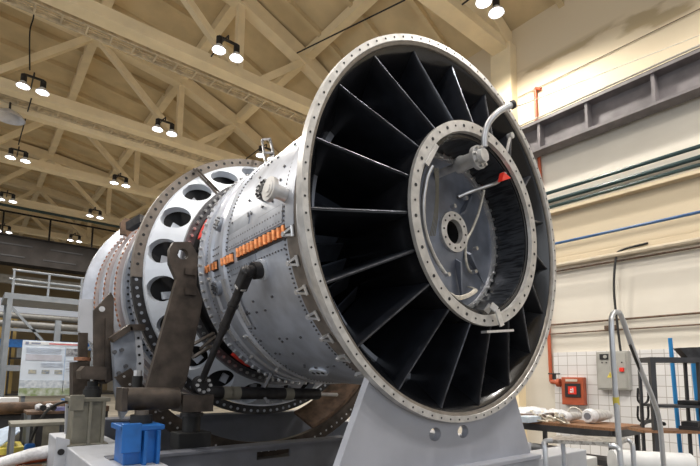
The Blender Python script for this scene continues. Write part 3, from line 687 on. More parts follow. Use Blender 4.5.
# side support bracket with dark cap plate and studs
Y = 3.0
sb = [at(113, 338, 1, Y), at(134, 329, 1, Y), at(137, 360, 1, Y), at(136, 400, 1, Y), at(122, 420, 1, Y), at(116, 390, 1, Y)]
bo = MB().prism(sb, (0, .12, 0)).build('side_bracket', CASE2, E, smooth=False)
fo = MB()
fp = [at(134, 329, 1, Y - .02), at(141, 331, 1, Y - .02), at(144, 360, 1, Y - .02), at(143, 392, 1, Y - .02), at(135, 396, 1, Y - .02), at(137, 360, 1, Y - .02)]
fo.prism(fp, (0, .05, 0)).mark(1)
for k in range(7):
    c = at(138.2 + min(k, 4 - abs(k - 4)) * .5, 338 + k * 8.5, 1, Y - .02); fo.cyl(c, c + V((0, -.006, 0)), .014, n=8)
fo.build('bolt_strip', [FRAMEW, HOLE], bo, smooth=False)
MB().bar(at(111, 340, 1, Y - .04), at(130, 327, 1, Y - .04), .12, .06).bar(at(129, 327.5, 1, Y - .04), at(144, 327.5, 1, Y - .04), .12, .06).build('cap_plate', RUST, bo, smooth=False)
for p in ((114, 352), (121, 350), (125, 366), (118, 373)):
    c = at(p[0], p[1], 1, Y); MB().cyl(c, c + V((0, -.05, 0)), .02, n=10).build('stud', DBOLT, bo)

# ================================================================== SUPPORTS
# front support plate under the rim
t = thing('front_support', (0, .1, .80), 'wide grey cradle plate with two round holes under the inlet rim', 'support')
def support_plate():
    bm = bmesh.new(); N_ = 48
    ptsA = [(-.90, 1.50)]
    up = []
    for i in range(N_ + 1):
        xt = -.885 + i / N_ * 1.675; up.append((xt, ZA - math.sqrt(1.466 ** 2 - xt * xt)))
    poly = up + [(1.045, .84), (-1.185, .84)]
    vs = [bm.verts.new((x, .07, z)) for x, z in poly]
    edges = [bm.edges.new((vs[i], vs[(i + 1) % len(vs)])) for i in range(len(vs))]
    for hx in (-.246, .082):
        hv = [bm.verts.new((hx + .066 * cos(2 * pi * k / 20), .07, 1.088 + .05 * sin(2 * pi * k / 20))) for k in range(20)]
        edges += [bm.edges.new((hv[k], hv[(k + 1) % 20])) for k in range(20)]
    bmesh.ops.triangle_fill(bm, use_beauty=True, edges=edges)
    r = bmesh.ops.extrude_face_region(bm, geom=list(bm.faces))
    for v in r['geom']:
        if isinstance(v, bmesh.types.BMVert): v.co.y += .06
    m = MB(); bm.verts.index_update()
    m.v = [v.co.copy() for v in bm.verts]; m.f = [tuple(v.index for v in f.verts) for f in bm.faces]; bm.free(); return m
support_plate().build('cradle_plate', STAND, t)
MB().box((-1.2, -.03, .80), (1.06, .32, .84)).build('base_flange', STAND, t, smooth=False, bevel=.008)
for x in (-.62, .62): MB().prism([(x, .13, .84), (x, .32, .84), (x, .16, 1.25), (x, .13, 1.25)], (.03, 0, 0)).build('gusset', STAND, t, smooth=False)
# base frame
t = thing('base_frame', (-.5, 3.0, .3), 'grey welded channel frame under the turbine', 'frame')
def channel(a, b, z0, z1, dep, nm, m):
    return MB().bar((a[0], a[1], (z0 + z1) / 2), (b[0], b[1], (z0 + z1) / 2), .03, z1 - z0).bar((a[0], a[1], z1), (b[0], b[1], z1), dep, .025).bar((a[0], a[1], z0), (b[0], b[1], z0), dep, .025).build(nm, m, t, smooth=False)
cm = MB()
for (x0, x1, z0, z1) in ((-2.0, -.64, .45, .8), (-.64, -.25, .45, .66), (-.64, -.25, .74, .8), (-.25, 1.9, .45, .8)):
    cm.box((x0, 2.05, z0), (x1, 2.08, z1))
cm.box((-2.0, 2.0, .785), (1.9, 2.2, .81)); cm.box((-2.0, 2.0, .43), (1.9, 2.2, .45)); cm.build('front_cross_beam', FRAME, t, smooth=False)
MB().box((-2.16, 0.0, .4), (1.98, .3, .798)).build('front_end_beam', FRAMEW, t, smooth=False, bevel=.01)
MB().box((-1.68, 3.95, .45), (1.75, 4.15, .94)).box((-1.68, 3.9, .94), (1.75, 4.2, .965)).build('rear_cross_beam', FRAME, t, smooth=False)
MB().box((-2.16, .3, .4), (-1.68, 4.3, .8)).build('side_beam', FRAMEW, t, smooth=False, bevel=.01)
MB().box((1.75, .6, .4), (1.98, 4.3, .8)).build('side_beam', FRAMEW, t, smooth=False, bevel=.01)
MB().box((-1.84, 2.2, .44), (1.75, 3.95, .46)).build('floor_plate', DARK, t, smooth=False)
for x, y in ((-2, .5), (-2, 4.0), (1.86, .8), (1.86, 4.0)): MB().box((x - .12, y - .12, 0), (x + .12, y + .12, .4)).build('foot', FRAME, t, smooth=False)
e1 = MB().prism([at(57, 437, 1, 3.0), at(70, 440, 1, 3.0), at(66, 470, 1, 3.0), at(53, 470, 1, 3.0)], (0, .05, 0)).build('end_plate', FRAMEW, t, smooth=False)
c = at(61, 452, 1, 2.995); MB().cyl(c, c + V((0, -.004, 0)), .03, n=14).build('plate_hole', HOLE, e1)
e2 = MB().prism([at(66, 404, 1, 3.35), at(72, 405, 1, 3.35), at(71, 436, 1, 3.35), at(65, 434, 1, 3.35)], (0, .05, 0)).build('end_plate', FRAMEW, t, smooth=False)
for yy in (407, 430):
    c = at(69, yy, 1, 3.345); MB().cyl(c, c + V((0, -.004, 0)), .013, n=8).build('plate_hole', HOLE, e2)
# lower ring cradle
t = tag(rings(MB().lathe([(2.95, 2.15), (2.95, 1.98), (3.03, 1.98), (3.03, 2.15)], a0=214, a1=326, n=60).mark(1), 2.95, 2.08, 40, a0=215, a1=325, rad_=.014, h=.004).build('cradle_ring', [RUST, BRIGHT]), 'dark perforated curved cradle ring below the engine', 'ring')
MB().lathe([(3.0, 1.98), (3.35, 1.80), (3.35, 1.76), (3.0, 1.94)], a0=290, a1=326, n=30).build('web_plate', RUSTY, t)
# blue pedestal on the side beam, jack on top
t = thing('blue_pedestal', (-1.82, 1.85, .8), 'bright blue welded steel pedestal on the frame corner', 'pedestal')
MB().box((-1.97, 1.70, .80), (-1.71, 1.99, 1.085)).build('body', BLUE, t, smooth=False, bevel=.008)
MB().box((-2.0, 1.66, 1.06), (-1.68, 2.03, 1.10)).build('top_plate', BLUE, t, smooth=False, bevel=.006)
MB().box((-2.0, 1.64, .9), (-1.86, 1.7, 1.12)).build('cheek_plate', BLUE, t, smooth=False, bevel=.006)
for x in (-1.83, -1.73): MB().box((x - .012, 1.63, .80), (x + .012, 1.70, 1.06)).build('rib', BLUE, t, smooth=False)
t = thing('screw_jack', (-1.82, 1.86, 1.1), 'black round screw jack on the blue pedestal under the brown tube', 'jack')
MB().lathe([(1.10, .001), (1.10, .085), (1.17, .085), (1.17, .001)], (-1.81, 1.86, 0), 'z', n=28, closed=False).build('base', CABLE, t)
MB().lathe([(1.17, .001), (1.17, .055), (1.205, .055), (1.205, .001)], (-1.81, 1.86, 0), 'z', n=24, closed=False).build('thread', BROWNM, t)
# brown arm with trunnion tube
t = thing('lifting_arm', (-1.5, 2.0, 1.25), 'tall brown steel arm with an eye, cranked beside the pale perforated cone', 'arm')
def armplate(y, th):
    o = [(168, 250), (172, 243), (189, 243), (196, 256), (194, 288), (199, 300), (197, 312), (183, 380), (170, 402), (160, 412), (147, 402), (143, 394), (147, 380), (175, 280), (168, 264)]
    return [at(px, py, 1, 2.0) + V((0, y - 2.0, 0)) for px, py in o], V((0, th, 0))
bm = bmesh.new()
pl_, dv = armplate(1.95, .07)
vs = [bm.verts.new(p) for p in pl_]; edges = [bm.edges.new((vs[i], vs[(i + 1) % len(vs)])) for i in range(len(vs))]
hc = at(181, 255, 1, 2.0); hv = [bm.verts.new((hc.x + .05 * cos(2 * pi * k / 20), pl_[0].y, hc.z + .05 * sin(2 * pi * k / 20))) for k in range(20)]
edges += [bm.edges.new((hv[k], hv[(k + 1) % 20])) for k in range(20)]
bmesh.ops.triangle_fill(bm, use_beauty=True, edges=edges)
r = bmesh.ops.extrude_face_region(bm, geom=list(bm.faces))
for v in r['geom']:
    if isinstance(v, bmesh.types.BMVert): v.co += dv
m = MB(); bm.verts.index_update(); m.v = [v.co.copy() for v in bm.verts]; m.f = [tuple(v.index for v in f.verts) for f in bm.faces]; bm.free()
m.build('arm_plate', RUST, t)
# side flange along the right edge of the arm
fl_ = MB()
pa = [at(px, py, 1, 2.0) + V((.015, .11, 0)) for px, py in ((194, 262), (193, 286), (199, 300), (197, 312), (183, 380), (172, 402))]
for a, b in zip(pa[:-1], pa[1:]): fl_.bar(a, b, .26, .025, up=(1, 0, .2))
fl_.build('edge_flange', RUST, t, smooth=False)
for p in ((190, 272), (190, 292)):
    c = at(p[0], p[1], 1, 1.95); MB().box((c.x - .05, c.y - .02, c.z - .03), (c.x + .05, c.y + .03, c.z + .03)).build('lug_pad', RUST, t, smooth=False)
MB().cyl((-1.93, 1.93, 1.295), (-1.50, 1.93, 1.295), .095, n=28).build('trunnion_tube', RUST, t)
MB().box((-1.975, 1.82, 1.20), (-1.93, 2.04, 1.39)).build('end_plate', RUST, t, smooth=False, bevel=.006)
MB().box((-1.46, 1.9, 1.17), (-1.18, 2.2, 1.32)).build('shoe', RUST, t, smooth=False)
# bolted round pivot + strut
t = thing('adjusting_strut', (-1.28, 1.9, 1.3), 'long dark telescopic strut from silver casing down to the bolted pivot', 'strut')
top = pol(1.0, -164.4, cas(1.0)); nr = rdir(-164.4)
MB().cyl(top - nr * .02, top + nr * .03, .085, n=28).build('mount_pad', WHITEC, t)
MB().cyl(top + nr * .03, top + nr * .09, .068, n=24).build('mount_disc', DARK, t)
kn = top + nr * .14
bot = at(200, 385, 1, 1.92)
dv = (bot - kn).normalized()
MB().sphere(kn, .05).cyl(top + nr * .06, kn, .045, n=16).build('ball_joint', DARK, t)
MB().bar(kn - dv * .02, kn + dv * .17, .085, .085, up=nr).build('fork', DARK, t, smooth=False, bevel=.012)
MB().cyl(kn + dv * .14, kn + dv * .155, .05, n=20).build('collar', BRIGHT, t)
Ls = (bot - kn).length
MB().cyl(kn + dv * .15, kn + dv * .62, .037, n=20).build('outer_tube', DARK, t)
for s in (.33, .55): MB().cyl(kn + dv * s, kn + dv * (s + .02), .045, n=20).build('collar', DARK, t)
MB().cyl(kn + dv * .6, bot, .029, n=18).build('inner_rod', DARK, t)
pv = MB().lathe([(1.86, .001), (1.86, .085), (1.95, .085), (1.95, .001)], (bot.x + .01, 0, bot.z), 'y', n=28, closed=False).build('pivot', DARK, t)
bolts(pv, 'pivot_bolt', BRIGHT, [(V((bot.x + .01 + .06 * cos(i * pi / 4), 1.86, bot.z + .06 * sin(i * pi / 4))), AX) for i in range(8)], .015, .02)
# slotted bracket clamped on the strut
t = tag(MB().bar(at(188, 347, 1, 2.36), at(214, 333, 1, 2.1), .03, .025).bar(at(194, 357, 1, 2.36), at(211, 346, 1, 2.1), .03, .025).bar(at(188, 347, 1, 2.36), at(194, 358, 1, 2.36), .03, .03).bar(at(200, 349, 1, 2.17), at(216, 336, 1, 2.05), .022, .022).build('slotted_bracket', BROWNM, smooth=False), 'small tan slotted bracket between brown arm and dark strut', 'bracket')
# cross shaft below the casing
t = thing('cross_shaft', (-.4, 2.15, 1.3), 'dark greasy cross shaft lying beneath the silver casing', 'shaft')
MB().cyl((-1.17, 2.13, 1.335), (.15, 2.13, 1.30), .062, n=20).build('shaft', DARK, t)
for x in (-1.0, -.92, -.3): MB().cyl((x, 2.13, 1.332 - .027 * (x + 1.17)), (x + .10, 2.13, 1.332 - .027 * (x + 1.27)), .066, n=20).build('sleeve', OLIVE, t)
MB().cyl((.15, 2.13, 1.30), (.42, 2.13, 1.29), .02, n=12).build('spindle', BRIGHT, t)
MB().bar((-.55, 2.1, 1.38), (-.5, 2.05, 1.52), .05, .03).bar((-.5, 2.1, 1.22), (-.58, 2.14, 1.34), .08, .03).build('strap', DBOLT, t, smooth=False)
# black jack under pivot
t = thing('bottle_jack', (-1.2, 2.25, .81), 'squat black jack on the frame under the bolted pivot', 'jack')
MB().box((-1.37, 2.22, .80), (-1.05, 2.46, .95)).build('base', CABLE, t, smooth=False, bevel=.01)
MB().cyl((-1.21, 2.34, .95), (-1.21, 2.34, 1.17), .085, n=20).build('body', CABLE, t)
MB().cyl((-1.21, 2.34, 1.10), (-1.21, 2.34, 1.13), .11, n=20).build('collar', DARK, t)
# grey pedestals at the rear left
t = thing('olive_pedestal', (-1.97, 3.2, .8), 'olive grey ribbed steel pedestal on the pale side beam', 'pedestal')
MB().box((-2.12, 3.05, .8), (-1.83, 3.4, 1.22)).build('body', OLIVE, t, smooth=False, bevel=.008)
MB().box((-2.15, 3.02, 1.22), (-1.80, 3.43, 1.26)).build('top_plate', OLIVE, t, smooth=False, bevel=.006)
MB().box((-2.16, 2.99, .80), (-1.80, 3.43, .815)).build('foot_plate', OLIVE, t, smooth=False, bevel=.006)
MB().box((-2.16, 2.99, 1.14), (-2.04, 3.05, 1.29)).build('cheek_plate', OLIVE, t, smooth=False, bevel=.006)
for x in (-1.98, -1.86): MB().box((x - .012, 2.99, .815), (x + .012, 3.05, 1.22)).build('rib', OLIVE, t, smooth=False)
t = thing('screw_jack', (-1.94, 3.2, 1.26), 'black round screw jack on the olive grey pedestal', 'jack')
MB().lathe([(1.26, .001), (1.26, .085), (1.34, .085), (1.34, .05), (1.42, .05), (1.42, .001)], (-1.94, 3.2, 0), 'z', n=24, closed=False).build('base', CABLE, t)
MB().lathe([(1.34, .001), (1.34, .07), (1.37, .07), (1.37, .001)], (-1.94, 3.2, 0), 'z', n=24, closed=False).build('collar', DARK, t)
t = thing('rear_arm', (-1.8, 3.3, 1.4), 'narrower brown steel arm standing behind the olive grey pedestal', 'arm')
ra = [(94, 310), (111, 292), (114, 298), (113, 380), (106, 384), (94, 384)]
MB().prism([at(px, py, 1, 3.25) for px, py in ra], (0, .06, 0)).build('arm_plate', RUST, t, smooth=False)
MB().bar(at(108, 318, 1, 3.22), at(107, 382, 1, 3.22), .05, .06, up=(0, 1, 0)).build('stiffener', RUST, t, smooth=False)
c = at(102, 309, 1, 3.25); MB().cyl(c + V((0, -.003, 0)), c, .03, n=14).build('eye', BRIGHT, t)
MB().prism([at(80, 371, 1, 3.1), at(85, 366, 1, 3.1), at(107, 367, 1, 3.1), at(107, 380, 1, 3.1), at(81, 379, 1, 3.1)], (0, .25, 0)).build('foot_block', RUST, t, smooth=False)
t = thing('guide_post', (-2.15, 4.0, 1.1), 'brown upright post in a square block behind the olive grey pedestal', 'post')
MB().prism([at(73, 362, 1, 3.9), at(90, 361, 1, 3.9), at(90, 400, 1, 3.9), at(73, 402, 1, 3.9)], (0, .25, 0)).build('block', RUST, t, smooth=False)
MB().bar(at(82.5, 362, 1, 4.0), at(83, 333, 1, 4.0), .09, .09).build('post', RUST, t, smooth=False)
MB().lathe([(-.02, .001), (-.02, .09), (.02, .09), (.02, .001)], at(82.5, 359, 1, 4.0), 'z', n=16, closed=False).build('collar', COPPERD, t)
# post of jack behind the tube (silver topped screw)
t = thing('jack_screw', (-1.7, 2.3, 1.39), 'black cylinder with silver nut standing behind the brown tube', 'jack')
c = at(137, 386, 1, 2.25)
MB().cyl((c.x, 2.25, c.z - .1), (c.x, 2.25, c.z + .09), .045, n=18).build('body', CABLE, t)
MB().cyl((c.x, 2.25, c.z + .09), (c.x, 2.25, c.z + .14), .035, n=6).build('nut', BRIGHT, t)

# ================================================================== RIGHT SIDE FURNITURE
# work table with wrapped parts
TZ = .82
t = thing('work_table', (4.8, 1.7, 0), 'long brown topped work table in front of the white tiles', 'table')
c0 = at(512, 419.5, 2, TZ); c1 = V((c0.x, at(616, 428, 2, TZ).y, TZ)); c2 = c1 + V((1.0, 0, 0)); c3 = c0 + V((1.0, 0, 0))
MB().prism([c0 - V((0, 0, .04)), c1 - V((0, 0, .04)), c2 - V((0, 0, .04)), c3 - V((0, 0, .04))], (0, 0, .04)).build('table_top', WOOD, t, smooth=False)
for c in (c0, c1, c2, c3):
    g = c.lerp((c0 + c2) / 2, .06); MB().bar((g.x, g.y, 0), (g.x, g.y, TZ - .04), .06, .06, up=(1, 0, 0)).build('leg', STANDB, t, smooth=False)
for a, b in ((c0, c1), (c1, c2), (c2, c3), (c3, c0)): MB().bar(a.lerp(b, .03) - V((0, 0, .09)), a.lerp(b, .97) - V((0, 0, .09)), .04, .1).build('apron', STANDB, t, smooth=False)
MB().bar(c0.lerp(c1, .05) - V((0, 0, .5)), c0.lerp(c1, .95) - V((0, 0, .5)), .05, .08).build('shelf_rail', STANDB, t, smooth=False)
def ont(u, v, h=0): return (c0.lerp(c1, u)).lerp(c3.lerp(c2, u), v) + V((0, 0, h))
def blob(mb, c, rx, ry, rz, seed, rough=.25):
    R = random.Random(seed); n, m_ = 16, 10; base = len(mb.v)
    off = [[1 + R.uniform(-rough, rough) for _ in range(n)] for _ in range(m_ + 1)]
    for j in range(m_ + 1):
        ph = pi * j / m_
        for k in range(n):
            th = 2 * pi * k / n; o = off[j][k] if 0 < j < m_ else 1
            mb.v.append(V((c[0] + rx * sin(ph) * cos(th) * o, c[1] + ry * sin(ph) * sin(th) * o, max(c[2], c[2] + rz * (1 + cos(ph) * (o if j < m_ else 1)) / 1))))
    for j in range(m_):
        for k in range(n): mb.f.append((base + j * n + k, base + j * n + (k + 1) % n, base + (j + 1) * n + (k + 1) % n, base + (j + 1) * n + k))
    return mb
p = at(533, 419, 2, TZ); tag(blob(MB(), p, .26, .34, .10, 4).build('plastic_bag', PLASTIC), 'crumpled heap of white plastic wrap at the table end by the cradle plate', 'bag')
p = at(556, 417, 2, TZ); tag(blob(MB(), p, .2, .18, .07, 9).build('plastic_bag', PLASTIC), 'smaller crumpled white plastic wrap lying right of the big heap', 'bag')
p = at(523, 422, 2, TZ) + V((.1, 0, 0)); tag(MB().box((p.x - .2, p.y - .14, TZ), (p.x + .2, p.y + .1, TZ + .09)).build('carton', mat('pale_blue_carton', (.55, .64, .75), .5), smooth=False, bevel=.006), 'flat pale blue carton at the near corner of the table', 'box')
def wrapped(a, b, r, lab):
    d = (b - a).normalized()
    t = thing('wrapped_tube', (a + b) / 2 - V((0, 0, r)), lab, 'part', 'plastic wrapped parts on the table')
    MB().tube([a, a.lerp(b, .3), a.lerp(b, .6), b], [r * .95, r, r * .92, r * .7], 18).build('body', mat('wrapped_grey', (.50, .49, .48), .35, var=.2, scale=16, bump=.3), t)
    MB().tube([a - d * .01, a + d * .03, a + d * .09, a + d * .16], [r * .9, r * 1.12, r * 1.16, r * .95], 18).build('plastic_wrap', PLASTIC, t)
    MB().cyl(a - d * .015, a - d * .009, r * .55, n=16).build('bore_end', FRAME, t)
a = at(588, 424, 2, TZ) + V((0, 0, .118)); wrapped(a, a + V((.62, -.05, .0)), .1, 'larger plastic wrapped tube lying right on the brown table')
a = at(563, 423, 2, TZ) + V((0, 0, .09)); wrapped(a, a + V((.5, -.02, .0)), .075, 'smaller plastic wrapped tube left of the larger wrapped one')
R = random.Random(11)
for i in range(14):
    p = at(R.uniform(540, 584), R.uniform(421, 426), 2, TZ); p.x = max(p.x, c0.x + .05); L_ = R.uniform(.10, .2); an = R.uniform(0, pi); d = V((cos(an), sin(an), 0)); up = R.uniform(.0, .14)
    t = MB().tube([p + V((0, 0, .014)), p + d * L_ + V((0, 0, .014 + up))], .013, 8).cyl(p + d * L_ * .92 + V((0, 0, .012 + up)), p + d * (L_ * 1.1) + V((0, 0, .018 + up)), .026, n=6)
    t.cyl(p - d * .01 + V((0, 0, .014)), p + d * .03 + V((0, 0, .016)), .022, n=6)
    tag(t.build('pipe_fitting', mat('pale_fitting', (.66, .62, .54), .35, .5, var=.15)), 'small bright pipe fitting in the loose heap on the brown table', 'fitting', 'loose pipe fittings on the table')
wire('bent_rod', [ont(.45, .4, .02), ont(.5, .4, .22), ont(.58, .4, .22), ont(.64, .42, .1), ont(.68, .45, .02)], .012, 'thin bent silver rod arching over the fittings on the table', HOSEW, 'rod')
# pipes lying beneath the table
q0, q1 = V((c0.x + .35, c0.y - .1, .37)), V((c0.x + .35, c0.y - .95, .36))
tag(MB().cyl(q0, q1, .06, n=16).build('loose_pipe', ALU), 'grey pipe slanting under the table beside the cradle plate', 'pipe')
t = thing('low_shelf', (c0.x + .5, 1.5, 0), 'dark low bench shelf standing under the brown table', 'bench')
MB().box((c0.x + .2, c1.y + .1, .26), (c0.x + .8, c0.y - .1, .30)).build('shelf_board', STANDB, t, smooth=False)
for yy in (c1.y + .15, c0.y - .25): MB().box((c0.x + .25, yy, 0), (c0.x + .75, yy + .06, .26)).build('leg', STANDB, t, smooth=False)
# white plinth behind the cradle plate
tag(MB().box((2.02, .3, 0), (2.9, 1.0, .60)).build('plinth', WHITEP, smooth=False, bevel=.01), 'low white painted plinth right of the cradle plate', 'plinth')
# step platform with handrail
t = thing('step_platform', (1.2, -.35, 0), 'aluminium step platform with tall looped handrail right of the engine', 'steps')
D = 4.0
def L4(px, py, d=D): return dp(px, py, d)
rail = smoothpath([L4(624, 500, 3.75), L4(621, 466, 3.75), L4(616, 400, 3.8), L4(611.5, 330, 3.85), L4(612.5, 315, 3.9), L4(617, 312, 3.95), L4(622, 318, 4.0), L4(636, 358, 4.1), L4(654, 402, 4.25), L4(660, 425, 4.3), L4(664, 470, 4.3)], 5)
MB().tube(rail, .021, 12).build('handrail', ALU, t)
MB().tube(smoothpath([L4(630, 345, 4.02), L4(646, 385, 4.2), L4(655, 405, 4.25)], 4), .012, 8).build('rail_brace', DARK, t)
c = L4(620.5, 384, 3.8); MB().cyl(L4(616.4, 405, 3.8), L4(615.7, 397, 3.8), .0235, n=12).build('yellow_tape', YELLOW, t)
A0, A1, A2, A3 = L4(544, 438, 3.9), L4(618, 444, 3.75), L4(629, 437, 4.1), L4(560, 432, 4.25)
zt = (A0.z + A1.z) / 2
P4 = [V((p.x, p.y, zt)) for p in (A0, A1, A2, A3)]
TREAD = mat('tread_plate', (.56, .55, .53), .35, .6, c2=(.30, .28, .26), scale=22, mask=(.45, .55))
MB().prism([p - V((0, 0, .03)) for p in P4], (0, 0, .03)).build('tread', TREAD, t, smooth=False)
MB().prism([p - V((0, 0, .30)) + (P4[0] - P4[3]) * .45 for p in P4], (0, 0, .03)).build('tread', TREAD, t, smooth=False)
for px0, px1, dd, y0 in ((544, 541, 3.9, 440), (618, 624, 3.7, 446), (562, 563, 4.2, 436), (631, 640, 4.05, 440)):
    a = L4(px0, y0, dd); MB().tube(smoothpath([a + (P4[1] - P4[0]) * (.12 if px0 < 580 else -.12) + V((0, 0, .0)), a + V((0, 0, -.02)), V((a.x - .02, a.y - .02, a.z - .15)), V((a.x - .04, a.y - .04, 0))], 4), .02, 10).build('leg', ALU, t)
# charcoal rack with metal parts
t = thing('storage_rack', (3.8, -.5, 0), 'charcoal steel rack with shelves at the right edge', 'rack')
R0 = dp(650, 355, 5.3); R1 = V((4.2, -1.35, 1.78)); dx = (R1 - R0); dx.z = 0; dx.normalize(); nx_ = V((-dx.y, dx.x, 0)) * -1
Lr = 1.5; Wd = .32
def rk(u, v, z): return V((R0.x, R0.y, 0)) + dx * u + nx_ * (-v) + V((0, 0, z))
def slab(z0, z1, nm, m, u0=0, u1=Lr): MB().prism([rk(u0, 0, z0), rk(u1, 0, z0), rk(u1, Wd, z0), rk(u0, Wd, z0)], (0, 0, z1 - z0)).build(nm, m, t, smooth=False)
slab(1.71, 1.765, 'top_frame', STANDB)
slab(1.20, 1.23, 'shelf', STANDB, .05)
slab(.92, .95, 'shelf', WOOD, -.12)
for u in (.03, .55, Lr - .03):
    for v in (.03, Wd - .03):
        a = rk(u, v, 0); q_ = .055 if v < .1 else .03; MB().bar(a, a + V((0, 0, 1.72)), q_, q_, up=dx).build('post', STANDB, t, smooth=False)
p = rk(.50, .16, .95)
tag(MB().box((p.x - .1, p.y - .1, .95), (p.x + .22, p.y + .1, .99)).box((p.x - .08, p.y - .08, .99), (p.x + .2, p.y + .08, 1.04)).build('steel_plate', STANDB, smooth=False), 'dark steel plates lying on the wooden rack shelf', 'plate')
p = rk(.5, .16, 1.23)
tag(MB().box((p.x - .1, p.y - .1, 1.23), (p.x + .15, p.y + .1, 1.28)).build('steel_tray', DARK, smooth=False, bevel=.01), 'flat dark tray on the upper rack shelf', 'tray')
R = random.Random(5)
p = rk(.62, .2, 1.765)
q = MB().prism([p + dx * -.18 + V((0, 0, .12)), p + dx * .35 + V((0, 0, .15)), p + dx * .35, p + dx * -.08], nx_ * -.12)
tag(q.build('steel_bracket', DARK, smooth=False), 'dark folded steel bracket on top of the rack', 'bracket')
# blue poles leaning in front of the rack back
for a, b, lab in ((dp(670, 338, 5.9), dp(682, 470, 5.9), 'blue pole leaning left behind the rack posts'), (dp(693, 362, 5.8), dp(704, 470, 5.8), 'second blue pole near the right edge behind the rack')):
    tag(MB().cyl(a, b, .025, n=12).build('blue_pole', BLUEP), lab, 'pole', 'blue poles behind the rack')
# hooks and dark machinery between table and rack
for j, (px, py) in enumerate(((638, 398), (638, 416))):
    q = [dp(px, py - 10, 6), dp(px, py + 2, 6), dp(px + 5, py + 6, 6), dp(px + 10, py + 2, 6), dp(px + 10, py - 10, 6)]
    tag(MB().tube(smoothpath(q, 4), .014, 8).build('wall_hook', DARK), ('upper' if j == 0 else 'lower') + ' dark U shaped hook between the cabinet and rack', 'hook', 'U hooks by the rack')
wire('air_hose', [at(642, 425, 2, .977), at(646, 422, 2, .977), at(654, 421, 2, .977), at(664, 424, 2, .977)], .025, 'thick dark hose lying curved on the wooden rack shelf', CABLE, 'hose')
# white roll at the bottom right
a, b = dp(612, 462, 5.0), dp(690, 466, 4.9)
t = thing('paper_roll', (a + b) / 2 - V((0, 0, .14)), 'thick white roll lying low at the bottom right', 'roll')
MB().cyl(a, b, .13, n=32).build('body', WHITEP, t)
MB().cyl(b, b + (b - a).normalized() * .012, .06, n=20).build('core', DARK, t)
t = thing('roll_trestle', ((a + b) / 2).xy.to_3d(), 'dark low trestle carrying the white roll', 'trestle')
zz = (a.z + b.z) / 2 - .135
MB().bar((a.x, a.y, zz - .03), (b.x, b.y, zz - .03), .2, .06).build('top', STANDB, t, smooth=False)
for k in (.15, .85):
    g = a.lerp(b, k); MB().bar((g.x, g.y, 0), (g.x, g.y, zz - .06), .08, .08, up=(1, 0, 0)).build('leg', STANDB, t, smooth=False)

# ================================================================== LEFT SIDE AND FAR HALL
# bridge crane
t = thing('bridge_crane', (-4, 27, 7.0), 'dark bridge crane girder with handrail across the far hall', 'crane')
MB().box((-17, 26.6, 7.1), (6.7, 27.4, 8.4)).box((-17, 26.5, 7.02), (6.7, 27.5, 7.1)).box((-17, 26.5, 8.4), (6.7, 27.5, 8.46)).build('girder', CRANE, t, smooth=False)
x = -16.5
sl = MB()
while x < 6:
    sl.box((x, 26.57, 7.35), (x + 1.5, 26.6, 7.42)); sl.box((x + .3, 26.57, 7.95), (x + 1.8, 26.6, 8.02)); x += 2.3
sl.build('slots', HOLE, t, smooth=False)
MB().tube([(-17, 26.5, 9.6), (6.5, 26.5, 9.6)], .05, 8).build('handrail', CRANE, t)
for x in range(-16, 7, 2): MB().box((x - .27, 26.46, 8.4), (x - .19, 26.54, 9.6)).build('rail_post', CRANE, t, smooth=False)
MB().box((-17, 28.6, 6.3), (6.7, 28.9, 6.75)).build('second_girder', mat('pale_girder', (.26, .25, .23), .6), t, smooth=False)
# strip windows and the far end fittings
for i, (x0, x1, z0, z1) in enumerate(((-12, -3, 6.0, 7.6), (-1.8, 5.5, 6.3, 7.6))):
    struct(MB().box((x0, 45.3, z0), (x1, 45.5, z1)).build('window_%d' % (i + 1), mat('far_window', (.85, .9, 1.0), emit=.35), smooth=False), 'pale far window strip', 'window')
tag(MB().box((-2.0, 38, 0), (-.6, 38.6, 5.4)).build('far_partition', TAN, smooth=False), 'tall tan partition panel far away at the left edge', 'panel')
tag(MB().box((-2.2, 34, 3.1), (4.5, 34.6, 3.6)).build('blue_far_beam', BLUE, smooth=False), 'blue crane beam far away low at the left', 'beam')
for z, y, lab in ((5.0, 33, 'upper pale duct far beyond the scaffold'), (4.3, 31, 'lower pale duct far beyond the scaffold')):
    tag(MB().cyl((-4, y, z), (6, y, z), .2, n=14).build('far_duct', mat('duct_zinc', (.22, .22, .22), .5, .3)), lab, 'duct', 'pale ducts in the far hall')
t = thing('far_shelving', (0, 36, 0), 'dim far shelving unit with pale boxes beyond the scaffold', 'shelving')
MB().box((-1.0, 36, 0), (6, 36.6, .1)).box((-1, 36, 2.4), (6, 36.6, 2.5)).box((-1, 36, 3.6), (6, 36.6, 3.7)).build('shelf_boards', DARK, t, smooth=False)
for k in range(6): MB().box((-1 + k * 1.4, 36, 0), (-.9 + k * 1.4, 36.6, 5)).build('upright', DARK, t, smooth=False)
R = random.Random(2)
for k in range(7):
    x = -.6 + k * .9; MB().box((x, 36.0, 2.5), (x + R.uniform(.4, .7), 36.5, 2.5 + R.uniform(.5, 1.0))).build('stored_box', R.choice((SCAFF, OLIVE, WHITEP, TAN)), t, smooth=False)
